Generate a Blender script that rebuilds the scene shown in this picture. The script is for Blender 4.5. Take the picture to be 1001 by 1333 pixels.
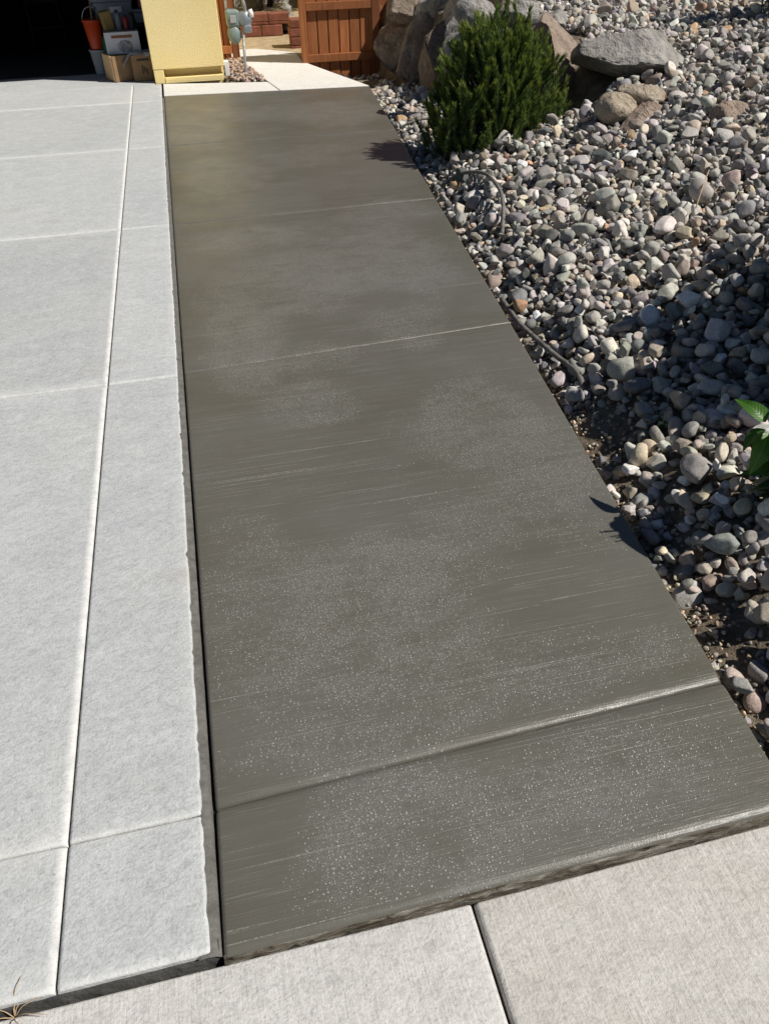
import bpy, bmesh, math, random
import numpy as np
from mathutils import Vector, Matrix, noise as mnoise

for o in list(bpy.data.objects): bpy.data.objects.remove(o)
S = bpy.context.scene
COL = S.collection
random.seed(7); np.random.seed(7)
rad = math.radians

# ------------------------------------------------------------------ camera
# world: Y runs up the driveway towards the garage, X to the right, slab top z = 0
CAMH = 1.5
RX = (0.97296421, -0.15872568, 0.16777012)
RY = (-0.23028609, -0.61144927, 0.75703243)
RZ = (-0.01757757, -0.77520058, -0.63147057)
cd = bpy.data.cameras.new('camera'); cam = bpy.data.objects.new('camera', cd); COL.objects.link(cam)
cd.sensor_fit = 'VERTICAL'; cd.sensor_height = 36.0; cd.sensor_width = 36.0
cd.lens = 36.0 * 1001.0 / 1333.0
cd.clip_start = 0.05; cd.clip_end = 2000
cam.matrix_world = Matrix(((RX[0], -RX[1], -RX[2], 0), (RY[0], -RY[1], -RY[2], 0), (RZ[0], -RZ[1], -RZ[2], CAMH), (0, 0, 0, 1)))
S.camera = cam
S.cycles.max_bounces = 6; S.cycles.diffuse_bounces = 3; S.cycles.glossy_bounces = 2; S.cycles.transmission_bounces = 2
S.render.resolution_x = 768; S.render.resolution_y = 1024

# ------------------------------------------------------------------ sky and sun
SUN_AZ, SUN_EL = 118.0, 50.0          # azimuth measured from +Y towards +X
sd = Vector((math.sin(rad(SUN_AZ)) * math.cos(rad(SUN_EL)), math.cos(rad(SUN_AZ)) * math.cos(rad(SUN_EL)), math.sin(rad(SUN_EL))))
W = bpy.data.worlds.new('World'); S.world = W; W.use_nodes = True
wn = W.node_tree; wn.nodes.clear()
sky = wn.nodes.new('ShaderNodeTexSky'); sky.sky_type = 'NISHITA'; sky.sun_disc = False
sky.sun_elevation = rad(SUN_EL); sky.sun_rotation = rad(SUN_AZ); sky.altitude = 1800; sky.air_density = 0.8; sky.dust_density = 0.1
bg = wn.nodes.new('ShaderNodeBackground'); bg.inputs[1].default_value = 0.05
wo = wn.nodes.new('ShaderNodeOutputWorld')
wn.links.new(sky.outputs[0], bg.inputs[0]); wn.links.new(bg.outputs[0], wo.inputs[0])
sl = bpy.data.lights.new('sun', 'SUN'); so = bpy.data.objects.new('sun', sl); COL.objects.link(so)
sl.energy = 5.0; sl.angle = rad(0.53); sl.color = (1.0, 0.955, 0.88)
so.rotation_euler = (-sd).to_track_quat('-Z', 'Y').to_euler(); so.location = sd * 30
S.view_settings.view_transform = 'Standard'; S.view_settings.look = 'None'
S.view_settings.exposure = 0.12; S.view_settings.gamma = 1.0; S.view_settings.use_curve_mapping = False

# ------------------------------------------------------------------ helpers
def tag(o, label=None, cat=None, group=None, kind=None):
    if label: o['label'] = label
    if cat: o['category'] = cat
    if group: o['group'] = group
    if kind: o['kind'] = kind
    return o
def empty(name, loc=(0, 0, 0), rz=0.0, **k):
    o = bpy.data.objects.new(name, None); COL.objects.link(o); o.location = loc; o.rotation_euler = (0, 0, rz)
    o.empty_display_size = 0.1
    return tag(o, **k)
def link_mesh(name, me, mat, parent=None, smooth=False):
    if mat: me.materials.append(mat)
    if smooth: me.polygons.foreach_set('use_smooth', [True] * len(me.polygons))
    o = bpy.data.objects.new(name, me); COL.objects.link(o)
    if parent: o.parent = parent
    return o
def mobj(name, verts, faces, mat, parent=None, smooth=False):
    me = bpy.data.meshes.new(name); me.from_pydata([tuple(v) for v in verts], [], [tuple(f) for f in faces]); me.update()
    return link_mesh(name, me, mat, parent, smooth)
def bmobj(name, bm, mat, parent=None, smooth=False):
    me = bpy.data.meshes.new(name); bm.to_mesh(me); bm.free()
    return link_mesh(name, me, mat, parent, smooth)
def bm_box(bm, x0, x1, y0, y1, z0, z1, bev=0.0, mtx=None):
    m = Matrix.Translation(((x0 + x1) / 2, (y0 + y1) / 2, (z0 + z1) / 2)) @ Matrix.Diagonal((x1 - x0, y1 - y0, z1 - z0, 1))
    r = bmesh.ops.create_cube(bm, size=1.0, matrix=m)
    vs = r['verts']
    if bev > 0:
        es = list({e for v in vs for e in v.link_edges})
        rb = bmesh.ops.bevel(bm, geom=es, offset=bev, segments=2, affect='EDGES', profile=0.5)
        vs = list({v for f in rb['faces'] for v in f.verts} | {v for v in vs if v.is_valid})
    if mtx is not None: bmesh.ops.transform(bm, matrix=mtx, verts=vs)
    return vs
def boxo(name, x0, x1, y0, y1, z0, z1, mat, parent=None, bev=0.0, mtx=None):
    bm = bmesh.new(); bm_box(bm, x0, x1, y0, y1, z0, z1, bev, mtx)
    return bmobj(name, bm, mat, parent)
def tube_arrays(pts, radii, n=8, cap=True):
    pts = [Vector(p) for p in pts]; vs = []; fs = []
    if not hasattr(radii, '__len__'): radii = [radii] * len(pts)
    up = Vector((0, 0, 1)); prev = None
    for i, p in enumerate(pts):
        t = (pts[min(i + 1, len(pts) - 1)] - pts[max(i - 1, 0)]).normalized()
        a = (prev - t * prev.dot(t)) if prev else (up.cross(t) if abs(t.dot(up)) < 0.95 else Vector((1, 0, 0)).cross(t))
        a.normalize(); b = t.cross(a); prev = a
        for k in range(n):
            th = 2 * math.pi * k / n
            vs.append(p + (a * math.cos(th) + b * math.sin(th)) * radii[i])
    for i in range(len(pts) - 1):
        for k in range(n):
            fs.append((i * n + k, i * n + (k + 1) % n, (i + 1) * n + (k + 1) % n, (i + 1) * n + k))
    if cap:
        fs.append(tuple(range(n - 1, -1, -1))); fs.append(tuple((len(pts) - 1) * n + k for k in range(n)))
    return vs, fs
def tubeo(name, pts, radii, mat, parent=None, n=8):
    v, f = tube_arrays(pts, radii, n); return mobj(name, v, f, mat, parent, True)
def lathe(name, prof, mat, parent=None, n=24, loc=(0, 0, 0), mtx=None):
    vs = []; fs = []
    for r, z in prof:
        for k in range(n):
            th = 2 * math.pi * k / n; v = Vector((r * math.cos(th), r * math.sin(th), z))
            if mtx is not None: v = mtx @ v
            vs.append(v + Vector(loc))
    for i in range(len(prof) - 1):
        for k in range(n): fs.append((i * n + k, i * n + (k + 1) % n, (i + 1) * n + (k + 1) % n, (i + 1) * n + k))
    return mobj(name, vs, fs, mat, parent, True)
def sstep(a, b, x):
    t = np.clip((x - a) / (b - a), 0, 1); return t * t * (3 - 2 * t)
def spline(pts, n=8):
    P = [Vector(p) for p in pts]; P = [P[0] * 2 - P[1]] + P + [P[-1] * 2 - P[-2]]; out = []
    for i in range(1, len(P) - 2):
        for k in range(n):
            t = k / n; a, b, c, d = P[i - 1], P[i], P[i + 1], P[i + 2]
            out.append(0.5 * ((2 * b) + (c - a) * t + (2 * a - 5 * b + 4 * c - d) * t * t + (-a + 3 * b - 3 * c + d) * t ** 3))
    out.append(P[-2]); return out
def project(p):
    d = np.asarray(p, float) - np.array([0, 0, CAMH])
    x = d[..., 0] * RX[0] + d[..., 1] * RY[0] + d[..., 2] * RZ[0]
    y = d[..., 0] * RX[1] + d[..., 1] * RY[1] + d[..., 2] * RZ[1]
    z = d[..., 0] * RX[2] + d[..., 1] * RY[2] + d[..., 2] * RZ[2]
    return 500.5 + 1001 * x / z, 666.5 + 1001 * y / z, z

# ------------------------------------------------------------------ materials
class NT:
    def __init__(s, name):
        s.mat = bpy.data.materials.new(name); s.mat.use_nodes = True; s.t = s.mat.node_tree
        s.b = s.t.nodes['Principled BSDF']
        s.pos = s.t.nodes.new('ShaderNodeNewGeometry').outputs['Position']
    def node(s, ty, **k):
        n = s.t.nodes.new(ty)
        for a, v in k.items(): setattr(n, a, v)
        return n
    def ln(s, a, b): s.t.links.new(a, b)
    def setin(s, n, i, v):
        if v is None: return
        if isinstance(v, bpy.types.NodeSocket): s.ln(v, n.inputs[i])
        else: n.inputs[i].default_value = v
    def mapping(s, scale=(1, 1, 1), rot=(0, 0, 0), vec=None, loc=(0, 0, 0)):
        n = s.node('ShaderNodeMapping'); s.ln(vec or s.pos, n.inputs[0])
        n.inputs['Location'].default_value = loc; n.inputs['Rotation'].default_value = rot; n.inputs['Scale'].default_value = scale
        return n.outputs[0]
    def noise(s, scale, detail=4, rough=0.55, vec=None, dist=0.0, out=0):
        n = s.node('ShaderNodeTexNoise'); s.ln(vec or s.pos, n.inputs['Vector'])
        n.inputs['Scale'].default_value = scale; n.inputs['Detail'].default_value = detail
        n.inputs['Roughness'].default_value = rough; n.inputs['Distortion'].default_value = dist
        return n.outputs[out]
    def ramp(s, fac, stops):
        n = s.node('ShaderNodeValToRGB'); s.ln(fac, n.inputs[0]); e = n.color_ramp.elements
        while len(e) < len(stops): e.new(0.5)
        for el, (p, c) in zip(e, stops):
            el.position = p; el.color = (c, c, c, 1) if not hasattr(c, '__len__') else (*c, 1)
        return n.outputs[0]
    def mix(s, fac, a, b, mode='MIX'):
        n = s.node('ShaderNodeMix', data_type='RGBA', blend_type=mode)
        s.setin(n, 0, fac); s.setin(n, 6, (*a, 1) if isinstance(a, tuple) else a); s.setin(n, 7, (*b, 1) if isinstance(b, tuple) else b)
        return n.outputs[2]
    def math(s, op, a, b=None, c=None, clamp=False):
        n = s.node('ShaderNodeMath', operation=op, use_clamp=clamp)
        s.setin(n, 0, a); s.setin(n, 1, b); s.setin(n, 2, c); return n.outputs[0]
    def attr(s, name, out='Fac'):
        n = s.node('ShaderNodeAttribute'); n.attribute_name = name; return n.outputs[out]
    def bump(s, h, dist, strength=1.0, prev=None):
        n = s.node('ShaderNodeBump'); s.ln(h, n.inputs['Height']); n.inputs['Distance'].default_value = dist; n.inputs['Strength'].default_value = strength
        if prev: s.ln(prev, n.inputs['Normal'])
        return n.outputs[0]
    def done(s, col=None, rough=None, normal=None, metal=None, spec=None):
        s.setin(s.b, 'Base Color', (*col, 1) if isinstance(col, tuple) else col)
        s.setin(s.b, 'Roughness', rough); s.setin(s.b, 'Metallic', metal); s.setin(s.b, 'Specular IOR Level', spec)
        if normal: s.ln(normal, s.b.inputs['Normal'])
        return s.mat

def simple(name, col, rough=0.6, var=0.2, scale=12.0, bump=0.0, bscale=60.0, metal=0.0, spec=0.5):
    m = NT(name); n = m.noise(scale, 5)
    f = m.ramp(n, [(0.3, 1 - var), (0.7, 1 + var)])
    c = m.mix(1.0, col, f, 'MULTIPLY')
    nm = m.bump(m.noise(bscale, 4), bump) if bump else None
    return m.done(c, rough, nm, metal, spec)

def mat_driveway(name, base, white, tint, hammered=1.0, brushed=False, stain=(0.36, 0.33, 0.28)):
    m = NT(name)
    v1 = m.mapping((1, 1.5, 1), (0, 0, rad(-28)))
    big = m.noise(1.1, 3, 0.6); med = m.noise(9, 4, 0.7, v1, 0.5); fine = m.noise(170, 2, 0.7); peb = m.noise(48, 3, 0.75, v1, 0.6)
    c = m.mix(m.ramp(big, [(0.35, 0.0), (0.68, 1.0)]), base, tint)
    c = m.mix(m.ramp(med, [(0.40, 0.05), (0.68, 0.6)]), c, white)
    c = m.mix(1.0, c, m.ramp(m.node('ShaderNodeObjectInfo').outputs['Random'], [(0.0, 0.95), (1.0, 1.05)]), 'MULTIPLY')
    c = m.mix(1.0, c, m.ramp(peb, [(0.28, 0.80), (0.5, 1.0), (0.72, 1.10)]), 'MULTIPLY')
    c = m.mix(1.0, c, m.ramp(fine, [(0.25, 0.80), (0.5, 1.0), (0.75, 1.10)]), 'MULTIPLY')
    # stains: a few faint rusty or grey blooms
    st = m.noise(2.3, 5, 0.7, m.mapping((1, 1, 1), loc=(3.3, 1.2, 0)), 0.4)
    c = m.mix(m.ramp(st, [(0.60, 0.0), (0.74, 0.45)]), c, stain)
    pit = m.noise(130, 1, 0.5)
    c = m.mix(m.ramp(pit, [(0.735, 0.0), (0.77, 0.6)]), c, (0.18, 0.17, 0.15))
    # paler along the tooled joints, weighted separately for each panel edge
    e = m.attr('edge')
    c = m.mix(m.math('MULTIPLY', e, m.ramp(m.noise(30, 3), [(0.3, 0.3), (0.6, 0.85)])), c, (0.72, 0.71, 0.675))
    nm = m.bump(m.noise(16, 3, 0.62, v1, 0.7), 0.004 * hammered, 0.7)
    if brushed:
        br = m.noise(210, 2, 0.7, m.mapping((1, 0.03, 1)))
        c = m.mix(1.0, c, m.ramp(br, [(0.3, 0.93), (0.7, 1.05)]), 'MULTIPLY')
        nm = m.bump(br, 0.0018, 0.6, nm)
    nm = m.bump(peb, 0.003, 0.7, nm)
    nm = m.bump(fine, 0.0013, 0.8, nm)
    return m.done(c, 0.8, nm, spec=0.25)

M_DRIVE = mat_driveway('driveway_concrete', (0.385, 0.400, 0.406), (0.50, 0.512, 0.512), (0.43, 0.434, 0.43), 0.8)
M_WALK = mat_driveway('sidewalk_concrete', (0.46, 0.455, 0.435), (0.56, 0.55, 0.525), (0.48, 0.465, 0.44), 0.5, True)
M_WALK2 = mat_driveway('sidewalk_weathered', (0.44, 0.425, 0.395), (0.54, 0.525, 0.49), (0.44, 0.415, 0.375), 0.6, True, (0.30, 0.26, 0.20))
M_PATH = mat_driveway('old_path_concrete', (0.66, 0.645, 0.61), (0.74, 0.725, 0.69), (0.62, 0.60, 0.56), 0.35)

def mat_fresh():
    m = NT('fresh_concrete')
    # broom strokes run across the slab, a touch off square
    vb = m.mapping((0.018, 1, 1), (0, 0, rad(-1.5)))
    br = m.noise(240, 3, 0.7, vb); br2 = m.noise(38, 4, 0.6, vb); broad = m.noise(1.6, 4, 0.6, m.mapping((0.6, 1, 1)))
    c = m.mix(m.ramp(broad, [(0.36, 0.0), (0.64, 1.0)]), (0.096, 0.090, 0.070), (0.116, 0.112, 0.096))
    c = m.mix(1.0, c, m.ramp(br2, [(0.3, 0.94), (0.7, 1.05)]), 'MULTIPLY')
    c = m.mix(m.ramp(br, [(0.60, 0.0), (0.76, 0.6)]), c, (0.27, 0.262, 0.235))  # pale streaks: grazing sun highlights on the broom ridges painted into the colour
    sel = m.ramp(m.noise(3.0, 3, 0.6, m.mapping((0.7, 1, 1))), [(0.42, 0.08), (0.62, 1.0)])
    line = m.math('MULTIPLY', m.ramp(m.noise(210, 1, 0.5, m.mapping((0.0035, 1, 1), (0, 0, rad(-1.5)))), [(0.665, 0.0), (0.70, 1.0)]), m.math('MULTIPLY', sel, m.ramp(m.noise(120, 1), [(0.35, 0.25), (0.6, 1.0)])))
    c = m.mix(m.math('MULTIPLY', line, 0.7), c, (0.30, 0.295, 0.27))  # thin bright lines: sun glints along the strokes, painted as colour
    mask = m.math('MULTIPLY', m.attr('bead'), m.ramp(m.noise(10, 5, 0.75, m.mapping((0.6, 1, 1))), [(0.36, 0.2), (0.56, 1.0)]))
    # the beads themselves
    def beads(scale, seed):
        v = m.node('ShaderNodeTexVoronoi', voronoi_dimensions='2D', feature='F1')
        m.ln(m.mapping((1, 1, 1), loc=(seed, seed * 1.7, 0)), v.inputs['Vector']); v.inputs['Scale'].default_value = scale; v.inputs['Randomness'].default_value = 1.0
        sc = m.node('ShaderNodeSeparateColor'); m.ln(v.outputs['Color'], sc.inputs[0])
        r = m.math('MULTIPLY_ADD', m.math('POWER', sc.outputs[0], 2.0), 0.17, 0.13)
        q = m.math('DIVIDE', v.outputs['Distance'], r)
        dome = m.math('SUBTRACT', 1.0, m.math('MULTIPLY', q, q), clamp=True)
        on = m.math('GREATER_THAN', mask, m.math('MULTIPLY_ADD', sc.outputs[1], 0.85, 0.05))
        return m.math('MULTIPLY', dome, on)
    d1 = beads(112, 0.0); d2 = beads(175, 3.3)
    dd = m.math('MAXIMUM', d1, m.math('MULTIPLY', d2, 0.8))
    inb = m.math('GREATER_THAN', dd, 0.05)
    c = m.mix(m.math('MULTIPLY', m.math('POWER', dd, 0.8), 0.9), c, (0.35, 0.345, 0.315))  # pale bead colour paints in the glints on the droplets
    # beaded zones tinted paler: their averaged glints painted into the base colour
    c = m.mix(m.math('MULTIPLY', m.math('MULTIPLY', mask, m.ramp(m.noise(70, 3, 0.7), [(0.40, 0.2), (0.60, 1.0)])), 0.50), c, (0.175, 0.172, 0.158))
    ro = m.mix(inb, m.ramp(m.noise(3.5, 4), [(0.3, 0.28), (0.7, 0.44)]), (0.30, 0.30, 0.30))
    nm = m.bump(br, 0.0016, 0.65); nm = m.bump(line, 0.0015, 0.8, nm); nm = m.bump(m.noise(12, 4), 0.004, 0.25, nm); nm = m.bump(m.noise(260, 2), 0.0007, 0.6, nm)
    nm = m.bump(dd, 0.0008, 1.0, nm)
    return m.done(c, ro, nm, spec=0.5)
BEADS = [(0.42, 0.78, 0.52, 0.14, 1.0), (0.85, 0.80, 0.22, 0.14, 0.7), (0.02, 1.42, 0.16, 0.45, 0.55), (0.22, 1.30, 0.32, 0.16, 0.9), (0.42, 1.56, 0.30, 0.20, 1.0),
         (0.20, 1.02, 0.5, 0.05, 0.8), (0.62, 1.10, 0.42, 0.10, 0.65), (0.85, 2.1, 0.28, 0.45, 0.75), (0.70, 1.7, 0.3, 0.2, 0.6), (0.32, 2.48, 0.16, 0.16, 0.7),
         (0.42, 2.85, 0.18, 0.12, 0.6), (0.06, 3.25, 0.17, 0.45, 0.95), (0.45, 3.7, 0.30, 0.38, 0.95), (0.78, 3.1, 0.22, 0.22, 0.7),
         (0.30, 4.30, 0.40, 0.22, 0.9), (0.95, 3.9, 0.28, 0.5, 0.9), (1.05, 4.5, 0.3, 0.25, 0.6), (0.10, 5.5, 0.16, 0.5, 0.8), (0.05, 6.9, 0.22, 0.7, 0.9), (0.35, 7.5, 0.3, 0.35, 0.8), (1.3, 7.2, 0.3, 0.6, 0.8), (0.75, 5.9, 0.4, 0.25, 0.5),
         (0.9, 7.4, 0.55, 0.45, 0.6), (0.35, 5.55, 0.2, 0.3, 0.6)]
M_FRESH = mat_fresh()
M_SMEAR = simple('cement_smear', (0.115, 0.11, 0.10), 0.85, 0.3, 40, 0.004, 90)
M_GAP = simple('expansion_joint_fibre', (0.012, 0.012, 0.013), 0.9, 0.3, 50)
M_FIBRE = simple('tarry_edge_board', (0.055, 0.053, 0.050), 0.85, 0.45, 25, 0.006, 60)

def mat_rough_edge():
    m = NT('crumbled_concrete_edge'); v = m.mapping((0.25, 1, 2.5))
    n = m.noise(45, 5, 0.7, v, 0.5)
    c = m.ramp(n, [(0.30, (0.035, 0.027, 0.018)), (0.46, (0.10, 0.085, 0.062)), (0.60, (0.22, 0.205, 0.175)), (0.75, (0.38, 0.36, 0.32))])
    return m.done(c, 0.9, m.bump(n, 0.012, 1.0), spec=0.2)
M_EDGE = mat_rough_edge()

def mat_stone(name='river_stone'):
    m = NT(name)
    oc = m.node('ShaderNodeTexCoord').outputs['Object']
    c = m.attr('col', 'Color')
    n1 = m.noise(22, 5, 0.6, oc); sp = m.noise(190, 3, 0.65, oc); vein = m.noise(30, 3, 0.5, oc, 1.4)
    c = m.mix(1.0, c, m.ramp(n1, [(0.28, 0.74), (0.5, 1.0), (0.75, 1.18)]), 'MULTIPLY')
    c = m.mix(1.0, c, m.ramp(sp, [(0.30, 0.70), (0.5, 1.0), (0.72, 1.22)]), 'MULTIPLY')
    c = m.mix(m.ramp(vein, [(0.485, 0.0), (0.50, 0.22), (0.515, 0.0)]), c, (0.5, 0.48, 0.44))
    nm = m.bump(n1, 0.006, 0.6); nm = m.bump(sp, 0.0012, 0.6, nm)
    return m.done(c, 0.72, nm, spec=0.3)
M_STONE = mat_stone()

def mat_boulder(name, c1, c2, c3, sc=4.0):
    m = NT(name); oc = m.node('ShaderNodeTexCoord').outputs['Object']
    n1 = m.noise(sc, 6, 0.62, oc, 0.4); n2 = m.noise(sc * 6, 6, 0.65, oc); sp = m.noise(150, 3, 0.6, oc)
    c = m.ramp(n1, [(0.32, c1), (0.52, c2), (0.70, c3)])
    c = m.mix(1.0, c, m.ramp(n2, [(0.28, 0.68), (0.5, 1.0), (0.75, 1.2)]), 'MULTIPLY')
    c = m.mix(1.0, c, m.ramp(sp, [(0.3, 0.78), (0.7, 1.15)]), 'MULTIPLY')
    nm = m.bump(m.noise(sc * 1.6, 4, 0.6, oc, 1.2), 0.10, 0.6); nm = m.bump(n2, 0.04, 0.8, nm); nm = m.bump(sp, 0.003, 0.6, nm)
    return m.done(c, 0.8, nm, spec=0.25)
M_BGREY = mat_boulder('grey_boulder', (0.22, 0.205, 0.185), (0.34, 0.32, 0.295), (0.46, 0.435, 0.395))
M_BTAN = mat_boulder('tan_boulder', (0.30, 0.24, 0.175), (0.42, 0.35, 0.265), (0.52, 0.455, 0.37))
M_BPINK = mat_boulder('pink_boulder', (0.24, 0.175, 0.135), (0.34, 0.265, 0.21), (0.36, 0.315, 0.27))
M_BBROWN = mat_boulder('brown_boulder', (0.17, 0.13, 0.10), (0.26, 0.205, 0.16), (0.34, 0.29, 0.24))

def mat_soil(name, a, b, c):
    m = NT(name); n = m.noise(9, 8, 0.7); n2 = m.noise(90, 4, 0.7)
    col = m.ramp(n, [(0.3, a), (0.5, b), (0.7, c)])
    col = m.mix(1.0, col, m.ramp(n2, [(0.3, 0.65), (0.7, 1.25)]), 'MULTIPLY')
    return m.done(col, 0.95, m.bump(n2, 0.012, 0.9), spec=0.1)
M_SOIL = mat_soil('sandy_soil', (0.11, 0.085, 0.06), (0.19, 0.155, 0.115), (0.29, 0.245, 0.19))
M_YARD = mat_soil('yard_dirt', (0.30, 0.22, 0.13), (0.42, 0.32, 0.20), (0.52, 0.42, 0.28))

def mat_stucco():
    m = NT('yellow_stucco'); n = m.noise(2.2, 4); f = m.noise(80, 5, 0.7); sp = m.noise(34, 2, 0.5)
    c = m.mix(m.ramp(n, [(0.35, 0.0), (0.7, 1.0)]), (0.94, 0.74, 0.335), (0.96, 0.78, 0.395))
    c = m.mix(m.ramp(sp, [(0.70, 0.0), (0.76, 0.35)]), c, (0.60, 0.42, 0.15))
    return m.done(c, 0.85, m.bump(f, 0.008, 0.8), spec=0.2)
M_STUCCO = mat_stucco()

def mat_wood(name, a, b, sc=1.0):
    m = NT(name); oi = m.node('ShaderNodeObjectInfo')
    v = m.mapping((14 * sc, 14 * sc, 0.8)); g = m.noise(2.5, 6, 0.65, v, 0.8); big = m.noise(3, 3)
    c = m.mix(m.ramp(g, [(0.3, 0.0), (0.7, 1.0)]), a, b)
    c = m.mix(1.0, c, m.ramp(oi.outputs['Random'], [(0.0, 0.80), (1.0, 1.18)]), 'MULTIPLY')
    c = m.mix(1.0, c, m.ramp(big, [(0.3, 0.85), (0.7, 1.1)]), 'MULTIPLY')
    kn = m.noise(11, 3, 0.5, m.mapping((1, 1, 0.6)))
    c = m.mix(m.ramp(kn, [(0.70, 0.0), (0.75, 0.5)]), c, (0.42, 0.28, 0.15))
    return m.done(c, 0.7, m.bump(g, 0.003, 0.6), spec=0.3)
M_WOOD = mat_wood('stained_fence_wood', (0.235, 0.075, 0.023), (0.385, 0.145, 0.052))
M_WOODD = mat_wood('dark_stained_post', (0.145, 0.046, 0.018), (0.22, 0.078, 0.03))
M_BLOCK = simple('red_retaining_block', (0.20, 0.068, 0.040), 0.9, 0.3, 9, 0.01, 70)
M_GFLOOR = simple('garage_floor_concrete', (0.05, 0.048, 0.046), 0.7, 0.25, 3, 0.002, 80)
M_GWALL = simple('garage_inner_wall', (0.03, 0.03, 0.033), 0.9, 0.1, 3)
M_ROOF = simple('roof_shingle', (0.12, 0.10, 0.09), 0.9, 0.3, 9)
M_WHITE = simple('white_trim', (0.78, 0.77, 0.74), 0.6, 0.08, 6)
M_ORANGE = simple('orange_plastic', (0.42, 0.045, 0.008), 0.45, 0.1, 4)
M_WBUCKET = simple('white_plastic', (0.34, 0.36, 0.37), 0.5, 0.12, 5)
M_GREEN = simple('green_board', (0.015, 0.10, 0.05), 0.6, 0.2, 5)
M_CARD = simple('cardboard', (0.27, 0.165, 0.080), 0.85, 0.12, 14)
M_CARDSUN = simple('sunlit_cardboard', (0.62, 0.42, 0.22), 0.85, 0.1, 14)  # brighter copy of the cardboard colour with sunlight painted in
M_WBOX = simple('white_card', (0.50, 0.50, 0.52), 0.7, 0.06, 10)
M_INKB = simple('brown_ink', (0.20, 0.07, 0.025), 0.7, 0.1)
M_INKG = simple('grey_ink', (0.25, 0.25, 0.26), 0.7, 0.5, 30)
M_INKD = simple('dark_ink', (0.05, 0.04, 0.035), 0.8, 0.3)
M_TUB = simple('grey_translucent_tub', (0.16, 0.18, 0.20), 0.35, 0.15, 6)
M_TUBL = simple('tub_lid', (0.13, 0.15, 0.17), 0.4, 0.1, 6)
M_RED = simple('dark_red_plastic', (0.22, 0.02, 0.02), 0.4, 0.1)
M_OCHRE = simple('ochre_paper', (0.22, 0.15, 0.045), 0.8, 0.2)
M_BAG = simple('grey_plastic_bag', (0.34, 0.34, 0.35), 0.35, 0.15, 20, 0.01, 30)
M_CARP = simple('dark_car_paint', (0.012, 0.013, 0.018), 0.22, 0.05)
M_TYRE = simple('tyre_rubber', (0.012, 0.012, 0.012), 0.85, 0.2)
M_RIM = simple('alloy_rim', (0.55, 0.55, 0.56), 0.3, 0.05, metal=1.0)
M_TAIL = simple('red_lamp_lens', (0.55, 0.02, 0.012), 0.2, 0.05)
M_CGLASS = simple('tinted_glass', (0.006, 0.007, 0.009), 0.05, 0.02)
M_METER = simple('meter_grey_green', (0.20, 0.26, 0.25), 0.5, 0.12, 15, metal=0.1)
M_REG = simple('regulator_grey', (0.28, 0.31, 0.33), 0.4, 0.1, 15, metal=0.5)
M_PIPE = simple('galvanised_pipe', (0.42, 0.43, 0.43), 0.45, 0.35, 40, metal=0.6)
M_RUBBER = simple('dusty_drip_tube', (0.15, 0.138, 0.125), 0.75, 0.5, 35)
M_TWIG = simple('dry_twig', (0.38, 0.28, 0.17), 0.9, 0.2)
M_BARK = simple('bark', (0.10, 0.075, 0.055), 0.9, 0.4, 20, 0.02, 30)
M_BARKD = simple('dark_bark', (0.06, 0.055, 0.05), 0.9, 0.4, 20, 0.02, 30)
M_FARF = simple('weathered_grey_board', (0.46, 0.45, 0.44), 0.85, 0.2, 9)

def mat_leaf(name, a, b, trans=0.25, rough=0.45, attr=None):
    m = NT(name)
    n = m.noise(14, 3); oi = m.node('ShaderNodeObjectInfo').outputs['Random']
    c = m.mix(m.ramp(n, [(0.3, 0.0), (0.7, 1.0)]), a, b)
    if attr: c = m.mix(m.attr(attr), c, attr_tip(b))
    if name == 'glossy_leaf':
        oc = m.node('ShaderNodeTexCoord').outputs['Object']; sx = m.node('ShaderNodeSeparateXYZ'); m.ln(oc, sx.inputs[0])
        ay = m.math('ABSOLUTE', sx.outputs[1]); mid = m.math('LESS_THAN', ay, 0.0012)
        vein = m.math('SINE', m.math('MULTIPLY', m.math('SUBTRACT', sx.outputs[0], m.math('MULTIPLY', ay, 0.9)), 420.0))
        c = m.mix(m.math('MAXIMUM', m.math('MULTIPLY', mid, 0.7), m.ramp(vein, [(0.92, 0.0), (1.0, 0.05)])), c, (0.17, 0.33, 0.06))
        m.ln(m.bump(vein, 0.0004, 0.35), m.b.inputs['Normal'])
    c = m.mix(1.0, c, m.ramp(oi, [(0.0, 0.85), (1.0, 1.15)]), 'MULTIPLY')
    m.done(c, rough, None, spec=0.4)
    out = m.t.nodes['Material Output']; tr = m.node('ShaderNodeBsdfTranslucent'); m.ln(c, tr.inputs[0])
    ms = m.node('ShaderNodeMixShader'); ms.inputs[0].default_value = trans
    m.ln(m.b.outputs[0], ms.inputs[1]); m.ln(tr.outputs[0], ms.inputs[2]); m.ln(ms.outputs[0], out.inputs[0])
    return m.mat
def attr_tip(b): return (min(b[0] * 2.3, 1), min(b[1] * 1.8, 1), b[2] * 1.3)
M_NEEDLE = mat_leaf('pine_needle', (0.058, 0.112, 0.022), (0.140, 0.205, 0.046), 0.3, 0.5, 'tip')
M_LEAF = mat_leaf('glossy_leaf', (0.035, 0.115, 0.012), (0.085, 0.20, 0.025), 0.3, 0.42)
M_WEED = mat_leaf('weed_leaf', (0.06, 0.16, 0.02), (0.10, 0.24, 0.03), 0.35, 0.45)
M_FARLEAF = mat_leaf('far_foliage', (0.04, 0.10, 0.02), (0.08, 0.17, 0.04), 0.3, 0.6)

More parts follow.
